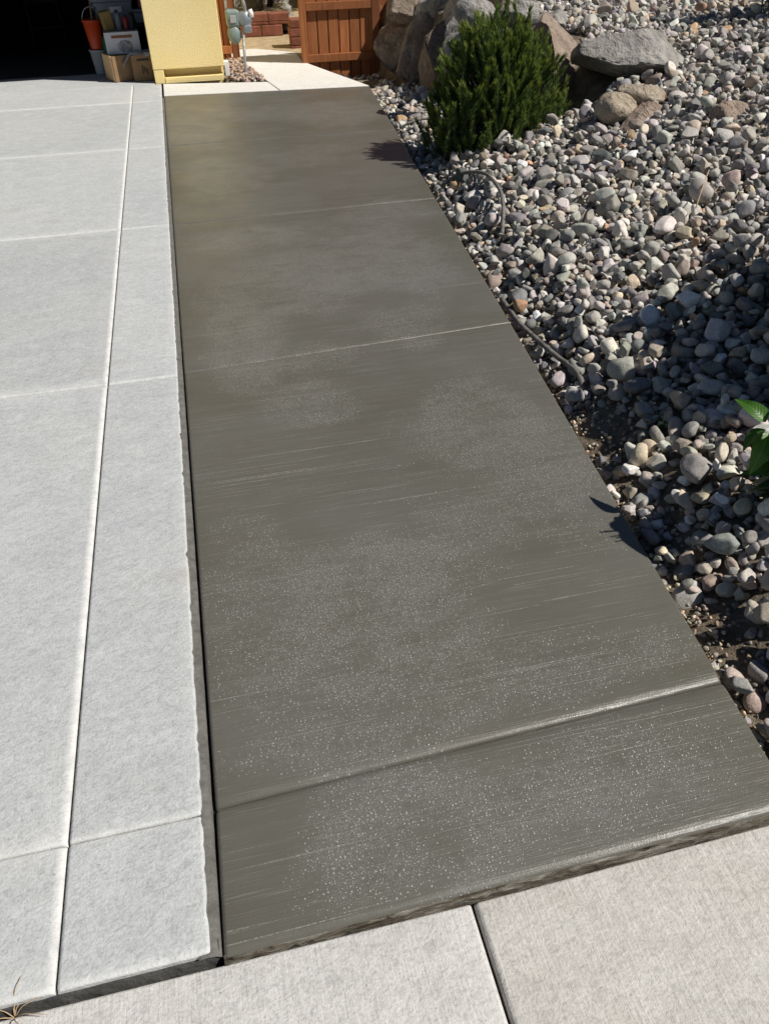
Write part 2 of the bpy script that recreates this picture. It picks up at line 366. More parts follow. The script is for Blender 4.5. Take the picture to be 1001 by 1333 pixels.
# ------------------------------------------------------------------ paving
def panel(name, corners, z, depth, mat, parent, r=(0.02, 0.02, 0.02, 0.02), drop=0.009, jit=(0, 0, 0, 0), ewidth=0.03, ew=(1, 1, 1, 1), step=0.05, und=0.0012, bead=False):
    """corners: near-left, near-right, far-right, far-left.  r / jit / ew: left, right, near, far."""
    P = [np.array(c, float) for c in corners]
    wid = 0.5 * (np.linalg.norm(P[1] - P[0]) + np.linalg.norm(P[2] - P[3])); dep = 0.5 * (np.linalg.norm(P[3] - P[0]) + np.linalg.norm(P[2] - P[1]))
    def samples(L, ra, rb, jmax):
        s = [0.0]
        for f in (0.12, 0.3, 0.55, 0.8, 1.0): s.append(ra * f)
        k = max(2, int((L - ra - rb) / step)); s += list(np.linspace(ra, L - rb, k + 1)[1:-1])
        for f in (1.0, 0.8, 0.55, 0.3, 0.12): s.append(L - rb * f)
        s.append(L); return np.array(s)
    us = samples(wid, r[0], r[1], 0); st = step
    if max(jit[:2]) > 0:
        step_old = step; step = 0.012
    vs_ = samples(dep, r[2], r[3], 0)
    step = st
    U, V = np.meshgrid(us, vs_)
    u, v = U / wid, V / dep
    XY = (P[0][None, None] * ((1 - u) * (1 - v))[..., None] + P[1] * (u * (1 - v))[..., None] + P[2] * (u * v)[..., None] + P[3] * ((1 - u) * v)[..., None])
    dist = [U, wid - U, V, dep - V]
    Z = np.full(U.shape, z); E = np.zeros(U.shape)
    for k in range(4):
        if r[k] > 0:
            t = np.clip(1 - dist[k] / r[k], 0, 1); Z = Z - drop * (1 - np.sqrt(np.maximum(0, 1 - t * t))) * 1.0
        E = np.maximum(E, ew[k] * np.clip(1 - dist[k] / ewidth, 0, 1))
    ny, nx = U.shape
    verts = []
    for j in range(ny):
        for i in range(nx):
            x, y = XY[j, i]
            zz = Z[j, i] + und * mnoise.noise(Vector((x * 1.7, y * 1.7, 3.1))) * (0 if min(d[j, i] for d in dist) < 0.002 else 1)
            for k, (dx, dy) in enumerate(((1, 0), (-1, 0), (0, 1), (0, -1))):
                if jit[k] > 0 and dist[k][j, i] < r[k] + 0.01:
                    w = 1 - dist[k][j, i] / (r[k] + 0.01)
                    a = jit[k] * w * (0.3 + 0.22 * mnoise.noise(Vector((1.3, y * 4.3, 0.7))) + 1.6 * max(0, mnoise.noise(Vector((2.2, y * 43, 5.7))) - 0.12) + 1.3 * max(0, mnoise.noise(Vector((7.7, y * 11, 1.7))) - 0.3))
                    x += dx * a; y += dy * a
            verts.append((x, y, zz))
    faces = [(j * nx + i, j * nx + i + 1, (j + 1) * nx + i + 1, (j + 1) * nx + i) for j in range(ny - 1) for i in range(nx - 1)]
    ring = [i for i in range(nx)] + [j * nx + nx - 1 for j in range(1, ny)] + [(ny - 1) * nx + i for i in range(nx - 2, -1, -1)] + [j * nx for j in range(ny - 2, 0, -1)]
    b0 = len(verts)
    for q in ring: verts.append((verts[q][0], verts[q][1], z - depth))
    L = len(ring)
    for q in range(L): faces.append((ring[q], b0 + q, b0 + (q + 1) % L, ring[(q + 1) % L]))
    o = mobj(name, verts, faces, mat, parent, True)
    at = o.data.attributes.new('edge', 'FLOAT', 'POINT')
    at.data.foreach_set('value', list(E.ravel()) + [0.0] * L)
    for p in o.data.polygons[-L:]: p.use_smooth = False
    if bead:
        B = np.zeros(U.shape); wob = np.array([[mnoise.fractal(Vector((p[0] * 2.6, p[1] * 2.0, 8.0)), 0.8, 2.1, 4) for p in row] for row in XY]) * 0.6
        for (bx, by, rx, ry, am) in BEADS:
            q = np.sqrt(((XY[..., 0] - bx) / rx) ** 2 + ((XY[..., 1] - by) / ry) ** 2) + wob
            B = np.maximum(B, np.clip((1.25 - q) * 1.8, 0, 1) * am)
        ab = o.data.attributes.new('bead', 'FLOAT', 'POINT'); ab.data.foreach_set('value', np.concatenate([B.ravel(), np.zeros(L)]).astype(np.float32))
    return o

def edge_x(y): return 0.945 + 0.0985 * y

ground = tag(mobj('ground', [(-400, -300, -0.32), (400, -300, -0.32), (400, 500, -0.32), (-400, 500, -0.32)], [(0, 1, 2, 3)], M_SOIL), kind='structure')
base = tag(boxo('soil_base', -4.2, 2.2, -3.2, 9.05, -0.30, -0.10, M_SOIL), kind='structure')

drive = empty('driveway', kind='structure')
rows = [0.640, 0.917, 2.833, 4.655, 6.458, 8.13, 8.94]
cols = [(-4.0, -2.27), (-2.265, -0.472), (-0.468, -0.198)]
for i in range(len(rows) - 1):
    y0, y1 = rows[i], rows[i + 1]
    for c, (x0, x1) in enumerate(cols):
        raw = c == 2
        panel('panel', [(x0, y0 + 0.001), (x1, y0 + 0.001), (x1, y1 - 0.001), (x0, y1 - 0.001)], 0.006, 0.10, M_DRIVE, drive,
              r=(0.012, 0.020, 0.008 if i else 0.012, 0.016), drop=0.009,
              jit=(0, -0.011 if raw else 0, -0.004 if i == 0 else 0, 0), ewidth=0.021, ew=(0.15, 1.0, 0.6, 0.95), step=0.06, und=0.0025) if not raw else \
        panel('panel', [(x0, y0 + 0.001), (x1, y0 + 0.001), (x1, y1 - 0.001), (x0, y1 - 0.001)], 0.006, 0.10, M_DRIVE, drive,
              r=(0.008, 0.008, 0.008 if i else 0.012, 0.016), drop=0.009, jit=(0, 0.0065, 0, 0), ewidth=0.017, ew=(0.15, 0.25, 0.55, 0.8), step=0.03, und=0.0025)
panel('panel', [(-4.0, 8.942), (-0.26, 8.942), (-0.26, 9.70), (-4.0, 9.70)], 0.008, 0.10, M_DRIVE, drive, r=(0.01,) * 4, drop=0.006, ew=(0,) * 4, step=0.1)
# crack lines at the bottom of the tooled joints are the gaps themselves; darker fibre below
boxo('joint_filler', -4.0, -0.2, 0.66, 8.9, -0.09, -0.012, M_GAP, drive)

# cement smear strip, black gap, tar board in front of the driveway
fill = []; ff = []
N = 420
for k in range(N + 1):
    y = 0.634 + (8.3 - 0.634) * k / N; w = 0.0025 * mnoise.noise(Vector((y * 14, 2, 0)))
    for x, zz in ((-0.2215, -0.002), (-0.204, -0.0005 + w * 0.5), (-0.188, -0.004 + w * 0.4), (-0.1810 + w * 0.35, -0.011), (-0.1810 + w * 0.35, -0.06)): fill.append((x, y, zz))
    if k:
        for q in range(4): a = (k - 1) * 5 + q; ff.append((a, a + 1, a + 6, a + 5))
tag(mobj('cement_smear_strip', fill, ff, M_SMEAR, None, True), kind='structure')
tag(boxo('expansion_gap', -0.1855, -0.172, 0.64, 8.33, -0.09, -0.022, M_GAP), kind='structure')

# fresh slab: panels between tooled joints
slab = empty('fresh_concrete_path', kind='structure')
JL = [(-0.178, 0.628), (-0.174, 0.927), (-0.175, 2.862), (-0.178, 4.662), (-0.180, 6.486), (-0.182, 8.355)]
JR = [(1.009, 0.640), (1.040, 0.968), (1.241, 2.952), (1.410, 4.716), (1.590, 6.445), (1.760, 8.185)]
for i in range(5):
    a, b, c, d = JL[i], JR[i], JR[i + 1], JL[i + 1]
    g = 0.0006
    rn = 0.030 if i == 1 else (0.020 if i else 0.022); rf = 0.030 if i == 0 else 0.020
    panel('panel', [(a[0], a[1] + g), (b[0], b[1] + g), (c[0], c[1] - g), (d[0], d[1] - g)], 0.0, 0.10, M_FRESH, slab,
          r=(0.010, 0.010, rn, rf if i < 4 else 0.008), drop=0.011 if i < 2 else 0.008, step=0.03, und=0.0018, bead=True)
boxo('joint_base', -0.17, 1.0, 0.66, 8.3, -0.095, -0.0125, M_FRESH, slab)
# the rough, crumbled front face of the fresh slab and the tar board in front of the driveway
v = []; f = []
N = 260
for k in range(N + 1):
    t = k / N; x = -0.178 + (1.05 + 0.178) * t; y = 0.628 + 0.012 * t
    for q, (dy, zz) in enumerate(((0.006, -0.007), (0.001, -0.009), (-0.003, -0.012), (-0.006, -0.017), (-0.008, -0.046))):
        j = 0.006 * mnoise.noise(Vector((x * 22, q * 2.1, 4))) + 0.004 * mnoise.noise(Vector((x * 70, q * 3.3, 9)))
        v.append((x, y + dy + (j if q else 0), zz + (0.6 * j if 0 < q < 4 else 0)))
    if k:
        for q in range(4): a = (k - 1) * 5 + q; f.append((a, a + 5, a + 6, a + 1))
mobj('crumbled_edge', v, f, M_EDGE, slab, True)
v = []; f = []
for k in range(N + 1):
    x = -4.0 + 3.815 * k / N; j = 0.0035 * mnoise.noise(Vector((x * 25, 1, 4)))
    for dy, zz in ((0.02, -0.004), (0.001 + j, -0.006), (-0.006 + j, -0.016), (-0.012 + j, -0.046)): v.append((x, 0.645 + dy, zz))
    if k:
        for q in range(3): a = (k - 1) * 4 + q; f.append((a, a + 4, a + 5, a + 1))
tag(mobj('tar_edge_board', v, f, M_FIBRE, None, True), kind='structure')

# sidewalk in front, 4 cm lower
walk = empty('sidewalk', kind='structure')
panel('panel', [(-1.6, -0.9), (0.288, -0.9), (0.290, 0.621), (-1.6, 0.632)], -0.017, 0.09, M_WALK, walk, r=(0.012, 0.010, 0.01, 0.006), drop=0.010, jit=(0, 0.0, 0, 0.0), ew=(0, 0.2, 0, 0), step=0.08)
panel('panel', [(0.2945, -0.9), (2.6, -0.9), (2.6, 0.640), (0.2965, 0.621)], -0.017, 0.09, M_WALK2, walk, r=(0.012, 0.010, 0.01, 0.006), drop=0.010, ew=(0, 0, 0, 0), step=0.08)
panel('panel', [(-4.2, -0.9), (-1.605, -0.9), (-1.605, 0.621), (-4.2, 0.621)], -0.017, 0.09, M_WALK, walk, r=(0.01, 0.012, 0.01, 0.006), drop=0.010, ew=(0, 0, 0, 0), step=0.2)
panel('panel', [(-4.2, -3.0), (2.6, -3.0), (2.6, -0.905), (-4.2, -0.905)], -0.017, 0.09, M_WALK, walk, r=(0.01, 0.01, 0.01, 0.01), drop=0.010, ew=(0, 0, 0, 0), step=0.3)
boxo('joint_filler', -4.1, 2.5, -0.85, 0.60, -0.115, -0.050, M_GAP, walk)

# older concrete at the house corner and the path through the gate
path = empty('side_path', kind='structure')
panel('panel', [(-0.182, 8.365), (0.892, 8.270), (0.835, 8.70), (-0.182, 8.94)], 0.004, 0.10, M_PATH, path, r=(0.01,) * 4, drop=0.008, ew=(0.2,) * 4, step=0.1)
panel('panel', [(0.902, 8.269), (1.760, 8.195), (1.345, 9.72), (0.690, 9.84)], 0.004, 0.10, M_PATH, path, r=(0.01,) * 4, drop=0.008, ew=(0.2,) * 4, step=0.1)
panel('panel', [(0.480, 9.88), (1.345, 9.73), (1.36, 10.36), (0.480, 11.25)], 0.004, 0.10, M_PATH, path, r=(0.01,) * 4, drop=0.008, ew=(0.2,) * 4, step=0.1)

# ------------------------------------------------------------------ gravel bank
def wall_x(y): return 2.78 - 0.13 * (y - 5.6)
def terrain(x, y):
    x = np.asarray(x, float); y = np.asarray(y, float)
    ex = 0.945 + 0.0985 * np.minimum(y, 8.2) - np.clip(y - 8.2, 0, 1.5) * 0.29
    s = x - ex
    bank = -0.085 + 0.10 * sstep(0.02, 0.30, s) + 0.27 * np.maximum(s - 0.12, 0)
    plat = 0.60 + 0.045 * (x - 3.0) + 0.012 * (y - 6)
    k = 0.09; h = np.clip(0.5 + 0.5 * (plat - bank) / k, 0, 1)
    bank = plat * (1 - h) + bank * h - k * h * (1 - h)
    low = -0.10 + 0.075 * s - 0.12 * sstep(7.6, 9.2, y)
    xw = 2.78 - 0.13 * (y - 5.6)
    up = np.maximum(bank, (0.56 + 0.05 * (x - xw)) * sstep(5.5, 6.2, y) + bank * (1 - sstep(5.5, 6.2, y)))
    m = sstep(5.15, 5.75, y + 0.25 * (xw - x) * 0.3) * (1 - sstep(xw - 0.10, xw + 0.06, x))
    z = up * (1 - m) + low * m
    z = z - 0.10 * sstep(0, 0.6, 0.4 - y) * 0.3
    z = z + 0.05 * np.exp(-((x - 1.24) / 0.09) ** 2 - ((y - 2.10) / 0.18) ** 2) + 0.035 * np.exp(-((x - 1.13) / 0.06) ** 2 - ((y - 1.12) / 0.13) ** 2)
    return z + 0.018 * np.sin(x * 3.1 + 1.2 * y) * np.sin(y * 2.3 - x) * sstep(0.1, 0.5, s)

bx0, bx1, by0, by1 = 0.86, 9.0, -0.9, 16.0
gx = np.arange(bx0, bx1, 0.07); gy = np.arange(by0, by1, 0.07)
GX, GY = np.meshgrid(gx, gy)
EX = 0.935 + 0.0985 * np.minimum(GY, 8.2) - np.clip(GY - 8.2, 0, 1.6) * 0.29
GXs = np.maximum(GX, EX)
GZ = terrain(GXs, GY)
GZ = np.where(GX < EX - 0.07, -0.25, GZ)
nyg, nxg = GX.shape
verts = np.stack([GXs, GY, GZ], -1).reshape(-1, 3)
idx = np.arange(nyg * nxg).reshape(nyg, nxg)
keep = (GX[:-1, 1:] >= EX[:-1, 1:] - 0.0) & ~((GY[:-1, 1:] < 0.62) & (GX[:-1, 1:] < 2.55))
faces = np.stack([idx[:-1, :-1], idx[:-1, 1:], idx[1:, 1:], idx[1:, :-1]], -1)[keep]
bank = tag(mobj('gravel_bank', verts.tolist(), faces.tolist(), M_SOIL, None, True), kind='structure')

# stone shape library -------------------------------------------------
def ico(sub):
    bm = bmesh.new(); bmesh.ops.create_icosphere(bm, subdivisions=sub, radius=1.0)
    bm.verts.ensure_lookup_table()
    v = np.array([p.co[:] for p in bm.verts]); f = np.array([[q.index for q in p.verts] for p in bm.faces]); bm.free()
    return v, f
def shape_verts(v, seed, cuts=7, lo=0.62, hi=0.92, lump=0.10):
    rng = np.random.RandomState(seed); out = v.copy()
    ph = rng.rand(6) * 6.28; k = rng.randn(6, 3) * 1.3
    d = sum(np.sin(v @ k[i] + ph[i]) for i in range(6)) / 6 * lump * 2
    out = out * (1 + d)[:, None]
    for _ in range(cuts):
        n = rng.randn(3); n /= np.linalg.norm(n); dd = rng.uniform(lo, hi)
        ex = np.maximum(0, out @ n - dd); out = out - ex[:, None] * n * 0.98
    out -= (out.max(0) + out.min(0)) / 2
    return out / np.abs(out).max(0)
IV2, IF2 = ico(2); IV3, IF3 = ico(3)
LIB2 = [shape_verts(IV2, s, *((6, 0.66, 0.95) if s % 3 == 0 else (11 + s % 6, 0.40 + 0.03 * (s % 4), 0.82)), 0.12 + 0.02 * (s % 3)) for s in range(48)]
LIB3 = [shape_verts(IV3, s, *((6, 0.66, 0.95) if s % 3 == 0 else (11 + s % 6, 0.40 + 0.03 * (s % 4), 0.82)), 0.12 + 0.02 * (s % 3)) for s in range(48)]

PAL = 1.12 * np.array([(0.375, 0.355, 0.325), (0.28, 0.265, 0.245), (0.47, 0.44, 0.40), (0.19, 0.185, 0.18), (0.42, 0.37, 0.31), (0.46, 0.38, 0.285),
                (0.36, 0.29, 0.24), (0.62, 0.59, 0.54), (0.31, 0.275, 0.235), (0.12, 0.118, 0.118), (0.31, 0.285, 0.29), (0.46, 0.29, 0.18)])
PW = np.array([0.22, 0.15, 0.16, 0.10, 0.10, 0.05, 0.05, 0.06, 0.09, 0.04, 0.025, 0.012]); PW = PW / PW.sum()
def stone_cols(n, rng):
    c = PAL[rng.choice(len(PAL), n, p=PW)] * rng.uniform(0.62, 1.28, (n, 1)) * rng.uniform(0.95, 1.05, (n, 3))
    return np.clip(c, 0.03, 0.75)
def rotm(yaw, tx, ty):
    cy, sy = math.cos(yaw), math.sin(yaw); cx, sx = math.cos(tx), math.sin(tx); cz, sz = math.cos(ty), math.sin(ty)
    Rz = np.array([[cy, -sy, 0], [sy, cy, 0], [0, 0, 1]]); Rx = np.array([[1, 0, 0], [0, cx, -sx], [0, sx, cx]]); Ry = np.array([[cz, 0, sz], [0, 1, 0], [-sz, 0, cz]])
    return Rz @ Ry @ Rx

# boulders first: their footprints keep the small stones out -----------
BOULDERS = []
IV5, IF5 = ico(5); IV4, IF4 = ico(4)
def boulder(name, loc, dims, mat, seed, rot=(0, 0, 0), parent=None, cuts=17, lo=0.36, hi=0.74, big=True, rough=0.05):
    v0, f0 = (IV5, IF5) if big else (IV4, IF4)
    v = shape_verts(v0, seed, cuts, lo, hi, 0.12)
    nn = np.array([mnoise.fractal(Vector(p) * 2.2 + Vector((seed, 0, 0)), 0.8, 2.1, 6) - 1.2 * max(0, 0.10 - abs(mnoise.noise(Vector(p) * 1.7 + Vector((0, seed, 3))))) / 0.10 for p in v0])
    v = v * (1 + rough * nn)[:, None] * (np.array(dims) / 2)
    o = mobj(name, v.tolist(), f0.tolist(), mat, parent, True)
    o.location = loc; o.rotation_euler = rot
    BOULDERS.append((loc[0], loc[1], max(dims[0], dims[1]) / 2, loc[2], dims, rot[2]))
    return o

# stacked boulder wall behind the pine
rw = empty('boulder_retaining_wall', (2.5, 7.5, 0), label='shaded stack of brown boulders holding back the slope beside the wooden fence', cat='rock wall')
wl = [  # x, y, z, dx, dy, dz, mat, seed, rz
    (2.33, 9.15, 0.13, 0.55, 0.62, 0.62, M_BBROWN, 11, 0.3), (2.42, 8.62, 0.20, 0.50, 0.60, 0.80, M_BBROWN, 12, 0.9), (2.52, 8.05, 0.18, 0.58, 0.70, 0.74, M_BBROWN, 13, 0.2),
    (2.62, 7.45, 0.22, 0.56, 0.72, 0.82, M_BGREY, 14, 1.2), (2.70, 6.85, 0.18, 0.55, 0.70, 0.70, M_BBROWN, 15, 0.5), (2.80, 6.30, 0.16, 0.55, 0.62, 0.66, M_BGREY, 16, 0.1),
    (2.40, 9.05, 0.56, 0.55, 0.50, 0.42, M_BBROWN, 17, 0.6), (2.56, 8.48, 0.62, 0.52, 0.46, 0.34, M_BGREY, 18, 0.2), (2.66, 7.95, 0.60, 0.60, 0.55, 0.30, M_BGREY, 19, 1.0),
    (2.80, 7.35, 0.66, 0.55, 0.62, 0.26, M_BGREY, 20, 0.3), (2.86, 6.75, 0.58, 0.50, 0.50, 0.30, M_BGREY, 21, 0.8)]
for (x, y, z, a, b, c, mt, sd_, rz) in wl:
    o = boulder('boulder', (x - 2.5, y - 7.5, z), (a, b, c), mt, sd_, (0.1 * math.sin(sd_), 0.12 * math.cos(sd_ * 2), rz), rw)
    BOULDERS[-1] = (x, y, max(a, b) / 2, z, (a, b, c), rz)
tag(boulder('boulder', (3.08, 5.62, 0.545), (0.84, 0.50, 0.35), M_BGREY, 31, (0.05, 0.06, -0.22), cuts=12, lo=0.5), 'large flat-topped grey boulder overhanging the dark hollow right of the pine', 'boulder')
tag(boulder('boulder', (2.66, 5.98, 0.50), (0.50, 0.42, 0.52), M_BPINK, 33, (0.1, 0.0, 0.5)), 'reddish boulder between the pine and the large grey boulder', 'boulder')
tag(boulder('boulder', (2.86, 5.92, 0.16), (0.52, 0.44, 0.40), M_BBROWN, 34, (0, 0.2, 0.2)), 'dark boulder in the shaded hollow under the large grey boulder', 'boulder')
tag(boulder('boulder', (2.60, 4.83, 0.395), (0.27, 0.25, 0.19), M_BTAN, 35, (0.1, 0.1, 0.4), big=False, cuts=4, lo=0.75, hi=0.95), 'rounded tan boulder, leftmost of the cluster below the large grey boulder', 'boulder')
tag(boulder('boulder', (2.80, 4.90, 0.445), (0.32, 0.24, 0.14), M_BTAN, 36, (0.0, 0.15, -0.3), big=False, cuts=5, lo=0.7, hi=0.95), 'tan boulder at the back right of the cluster below the large grey boulder', 'boulder')
tag(boulder('boulder', (2.68, 4.66, 0.375), (0.30, 0.16, 0.11), M_BPINK, 37, (0.2, -0.25, 0.35), big=False, cuts=7), 'flat brown slab of rock leaning in front of the rounded tan boulder', 'boulder')
tag(boulder('boulder', (2.62, 7.15, 0.80), (0.28, 0.22, 0.24), M_BTAN, 38, (0, 0, 0.5), big=False), 'yellow tan boulder on top of the slope above the pine', 'boulder')
tag(boulder('boulder', (2.30, 6.75, 0.72), (0.34, 0.26, 0.24), M_BGREY, 39, (0.1, 0, 0.1), big=False, cuts=4, lo=0.75, hi=0.95), 'pale grey rounded boulder just behind the top of the pine', 'boulder')
tag(boulder('boulder', (3.02, 4.25, 0.45), (0.28, 0.16, 0.15), M_BPINK, 41, (0.0, 0.1, 0.2), big=False, cuts=5, lo=0.7, hi=0.95), 'pinkish elongated stone alone on the gravel right of the tan cluster', 'boulder')

# stones dropped one after another on a height grid ---------------------
def pile(rng, n_try, region, ok, zfun, sizes, limit, cell=0.010, cand=5, blockers=()):
    x0, x1, y0, y1 = region
    nx, ny = int((x1 - x0) / cell), int((y1 - y0) / cell)
    cxs = x0 + (np.arange(nx) + 0.5) * cell; cys = y0 + (np.arange(ny) + 0.5) * cell
    AX, AY = np.meshgrid(cxs, cys); T = zfun(AX, AY); Hh = T.copy()
    for (bx, by, br, bz, dm, rz) in blockers:
        c, s_ = math.cos(rz), math.sin(rz); dx, dy = AX - bx, AY - by
        q = ((dx * c + dy * s_) / (dm[0] / 2)) ** 2 + ((-dx * s_ + dy * c) / (dm[1] / 2)) ** 2
        Hh = np.where(q < 0.9, np.maximum(Hh, bz + dm[2] / 2 * np.sqrt(np.maximum(0, 1 - q)) + 0.25), Hh)
    px, py, pz = project(np.stack([AX, AY, T], -1)); OK = ok(AX, AY, px, py)
    cells = np.argwhere(OK)
    # the candidate cells are weighted by nothing: even cover everywhere
    out = []
    for t in range(n_try):
        a, b, c = sizes(rng, t / n_try)
        best = None
        yaw = rng.uniform(0, math.pi); co, si = math.cos(yaw), math.sin(yaw)
        R_ = max(a, b); k = int(R_ / cell) + 1
        g = np.arange(-k, k + 1) * cell; DX, DY = np.meshgrid(g, g)
        q = ((DX * co + DY * si) / a) ** 2 + ((-DX * si + DY * co) / b) ** 2
        inside = q < 1; prof = c * np.sqrt(np.maximum(0, 1 - q))
        if not inside.any(): continue
        for _ in range(cand):
            j, i = cells[rng.randint(len(cells))]
            if j - k < 0 or i - k < 0 or j + k + 1 > ny or i + k + 1 > nx: continue
            sub = Hh[j - k:j + k + 1, i - k:i + k + 1]
            if not OK[j - k, i - k] and not OK[j, max(i - k, 0)]: continue
            if not OK[j, max(0, i - k)]: continue
            zc = (sub + prof)[inside].max() - 0.22 * c
            rel = zc - T[j, i]
            if rel > limit: continue
            if best is None or rel < best[0]: best = (rel, zc, j, i)
        if best is None: continue
        rel, zc, j, i = best
        sub = Hh[j - k:j + k + 1, i - k:i + k + 1]
        sub[inside] = np.maximum(sub, zc + prof)[inside]
        out.append((cxs[i], cys[j], zc, a, b, c, yaw, j, i))
    top = np.array([Hh[o[7], o[8]] <= o[2] + o[5] + 0.004 for o in out])
    return np.array([o[:7] for o in out]), top

def bank_ok(AX, AY, px, py):
    ex = 0.945 + 0.0985 * np.minimum(AY, 8.2) - np.clip(AY - 8.2, 0, 1.5) * 0.29
    xw = 2.78 - 0.13 * (AY - 5.6)
    vis = (px > -50) & (px < 1260) & (py > -110) & (py < 1240)
    inpath = AX > ex + 0.012
    step_ = (np.abs(AX - xw) < 0.16) & (AY > 5.75)
    walk_ = (AY < 0.66)
    bare = (((AX - 1.24) / 0.085) ** 2 + ((AY - 2.10) / 0.17) ** 2 < 1) | (((AX - 1.13) / 0.05) ** 2 + ((AY - 1.12) / 0.12) ** 2 < 1)
    return vis & inpath & ~step_ & ~walk_ & ~bare & (AY < 9.55)
def bank_sizes(rng, t):
    u = rng.rand()
    if u < 0.62: a = rng.uniform(0.011, 0.022)
    elif u < 0.92: a = rng.uniform(0.021, 0.033)
    elif u < 0.988: a = rng.uniform(0.032, 0.048)
    else: a = rng.uniform(0.046, 0.058)
    return a, a * rng.uniform(0.52, 0.95), a * rng.uniform(0.38, 0.78)
rng = np.random.RandomState(5)
ST, TOP = pile(rng, 27000, (0.9, 6.2, 0.2, 9.9), bank_ok, lambda x, y: terrain(x, y) - 0.004, bank_sizes, 0.11, cand=4, blockers=BOULDERS)
SC = stone_cols(len(ST), rng)
px, py, pz = project(ST[:, :3])
inframe = (px > -10) & (px < 1011) & (py > -10) & (py < 1343)
appar = np.sqrt(ST[:, 3] * ST[:, 4]) * 2 / pz * 1001
score = np.where(inframe & TOP, appar, 0)
singles = set(np.argsort(-score)[:300].tolist())

def stones_mesh(name, ids, ST, SC, rng, parent, hi_px):
    V = []; F = []; C = []; SM = []; base_ = 0
    for i in ids:
        x, y, z, a, b, c, yaw = ST[i]; lib = int(rng.randint(48))
        v0, f0 = (LIB3[lib], IF3) if (appar[i] > hi_px and inframe[i]) else (LIB2[lib], IF2)
        Rm = rotm(yaw, rng.normal(0, 0.42), rng.normal(0, 0.45))
        V.append((v0 * (a * 1.06, b * 1.06, c * 1.1)) @ Rm.T + (x, y, z)); F.append(f0 + base_); base_ += len(v0)
        C.append(np.repeat(np.append(SC[i], 1.0)[None], len(v0), 0)); SM.append(np.full(len(f0), lib % 3 == 0 or len(f0) > 100))
    V = np.concatenate(V); F = np.concatenate(F); C = np.concatenate(C).astype(np.float32)
    me = bpy.data.meshes.new(name); me.vertices.add(len(V)); me.vertices.foreach_set('co', V.astype(np.float32).ravel())
    me.loops.add(F.size); me.loops.foreach_set('vertex_index', F.astype(np.int32).ravel())
    me.polygons.add(len(F)); me.polygons.foreach_set('loop_start', np.arange(0, F.size, 3, dtype=np.int32))
    me.polygons.foreach_set('use_smooth', np.concatenate(SM)); me.update(calc_edges=True)
    at = me.attributes.new('col', 'FLOAT_COLOR', 'POINT'); at.data.foreach_set('color', C.ravel())
    return link_mesh(name, me, M_STONE, parent)
tag(stones_mesh('gravel', [i for i in range(len(ST)) if i not in singles], ST, SC, rng, bank, 11.5), kind='stuff')
print('gravel tris', len(bpy.data.objects['gravel'].data.polygons))
for i in sorted(singles):
    x, y, z, a, b, c, yaw = ST[i]; lib = int(rng.randint(48))
    Rm = rotm(yaw, rng.normal(0, 0.42), rng.normal(0, 0.45))
    v = (LIB3[lib] * (a * 1.06, b * 1.06, c * 1.1)) @ Rm.T
    o = mobj('stone', v.tolist(), IF3.tolist(), M_STONE, bank, True); o.location = (x, y, z)
    at = o.data.attributes.new('col', 'FLOAT_COLOR', 'POINT'); at.data.foreach_set('color', np.tile(np.append(SC[i], 1.0), len(v)).astype(np.float32))
print('stones', len(ST))
# grit and fines along the slab edge
gn = 3800; gyy = rng.uniform(0.66, 8.1, gn); gs = np.abs(rng.normal(0, 0.11, gn)) + 0.006
gxx = 0.945 + 0.0985 * gyy + gs; ga = rng.uniform(0.003, 0.009, gn)
STg = np.stack([gxx, gyy, terrain(gxx, gyy) + rng.uniform(0.0, 0.018, gn), ga, ga * 0.8, ga * 0.7, rng.uniform(0, 3, gn)], 1)
keepA, keepI = appar, inframe; appar = np.zeros(gn); inframe = np.zeros(gn, bool)
tag(stones_mesh('grit', range(gn), STg, np.clip(stone_cols(gn, rng) * (1.05, 0.95, 0.82), 0.05, 0.7), rng, bank, 99), kind='stuff')
appar, inframe = keepA, keepI

# ------------------------------------------------------------------ house corner with the open garage
house = empty('house', (0, 8.95, 0), label='yellow stucco house corner beside the open dark garage', cat='house')
def hb(name, x0, x1, y0, y1, z0, z1, mat, bev=0.0): return boxo(name, x0, x1, y0 - 8.95, y1 - 8.95, z0, z1, mat, house, bev)
PX0, PX1 = -0.255, 0.445
hb('wall', PX0, PX1, 8.95, 9.13, 0.125, 2.6, M_STUCCO, 0.006)
hb('wall', PX0 + 0.003, -0.155, 8.953, 9.12, 0.0, 0.123, M_STUCCO, 0.004)
hb('wall_foot', -0.152, PX1 - 0.025, 8.948, 9.12, 0.0, 0.052, M_STUCCO, 0.004)
hb('weep_recess', -0.153, PX1 - 0.03, 9.07, 9.12, 0.053, 0.124, M_STUCCO)
hb('corner_trim', PX1 + 0.002, PX1 + 0.045, 8.97, 9.06, 0.03, 0.16, M_WHITE, 0.004)
hb('side_wall', PX1 - 0.20, PX1 - 0.004, 9.132, 15.5, -0.1, 2.6, M_STUCCO)
LINT = 1.53
hb('lintel', -4.6, PX0 - 0.002, 8.95, 9.13, LINT, 2.6, M_STUCCO, 0.006)
hb('wall', -5.6, -4.602, 8.95, 9.13, 0.0, 2.6, M_STUCCO, 0.006)
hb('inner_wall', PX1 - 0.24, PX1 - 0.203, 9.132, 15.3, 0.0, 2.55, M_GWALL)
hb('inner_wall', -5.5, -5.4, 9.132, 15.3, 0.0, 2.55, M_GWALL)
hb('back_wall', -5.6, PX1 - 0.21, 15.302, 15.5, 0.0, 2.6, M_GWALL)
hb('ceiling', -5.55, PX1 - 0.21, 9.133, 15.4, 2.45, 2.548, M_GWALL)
hb('roof', -6.0, PX1 + 0.25, 8.75, 15.9, 2.602, 2.75, M_ROOF)
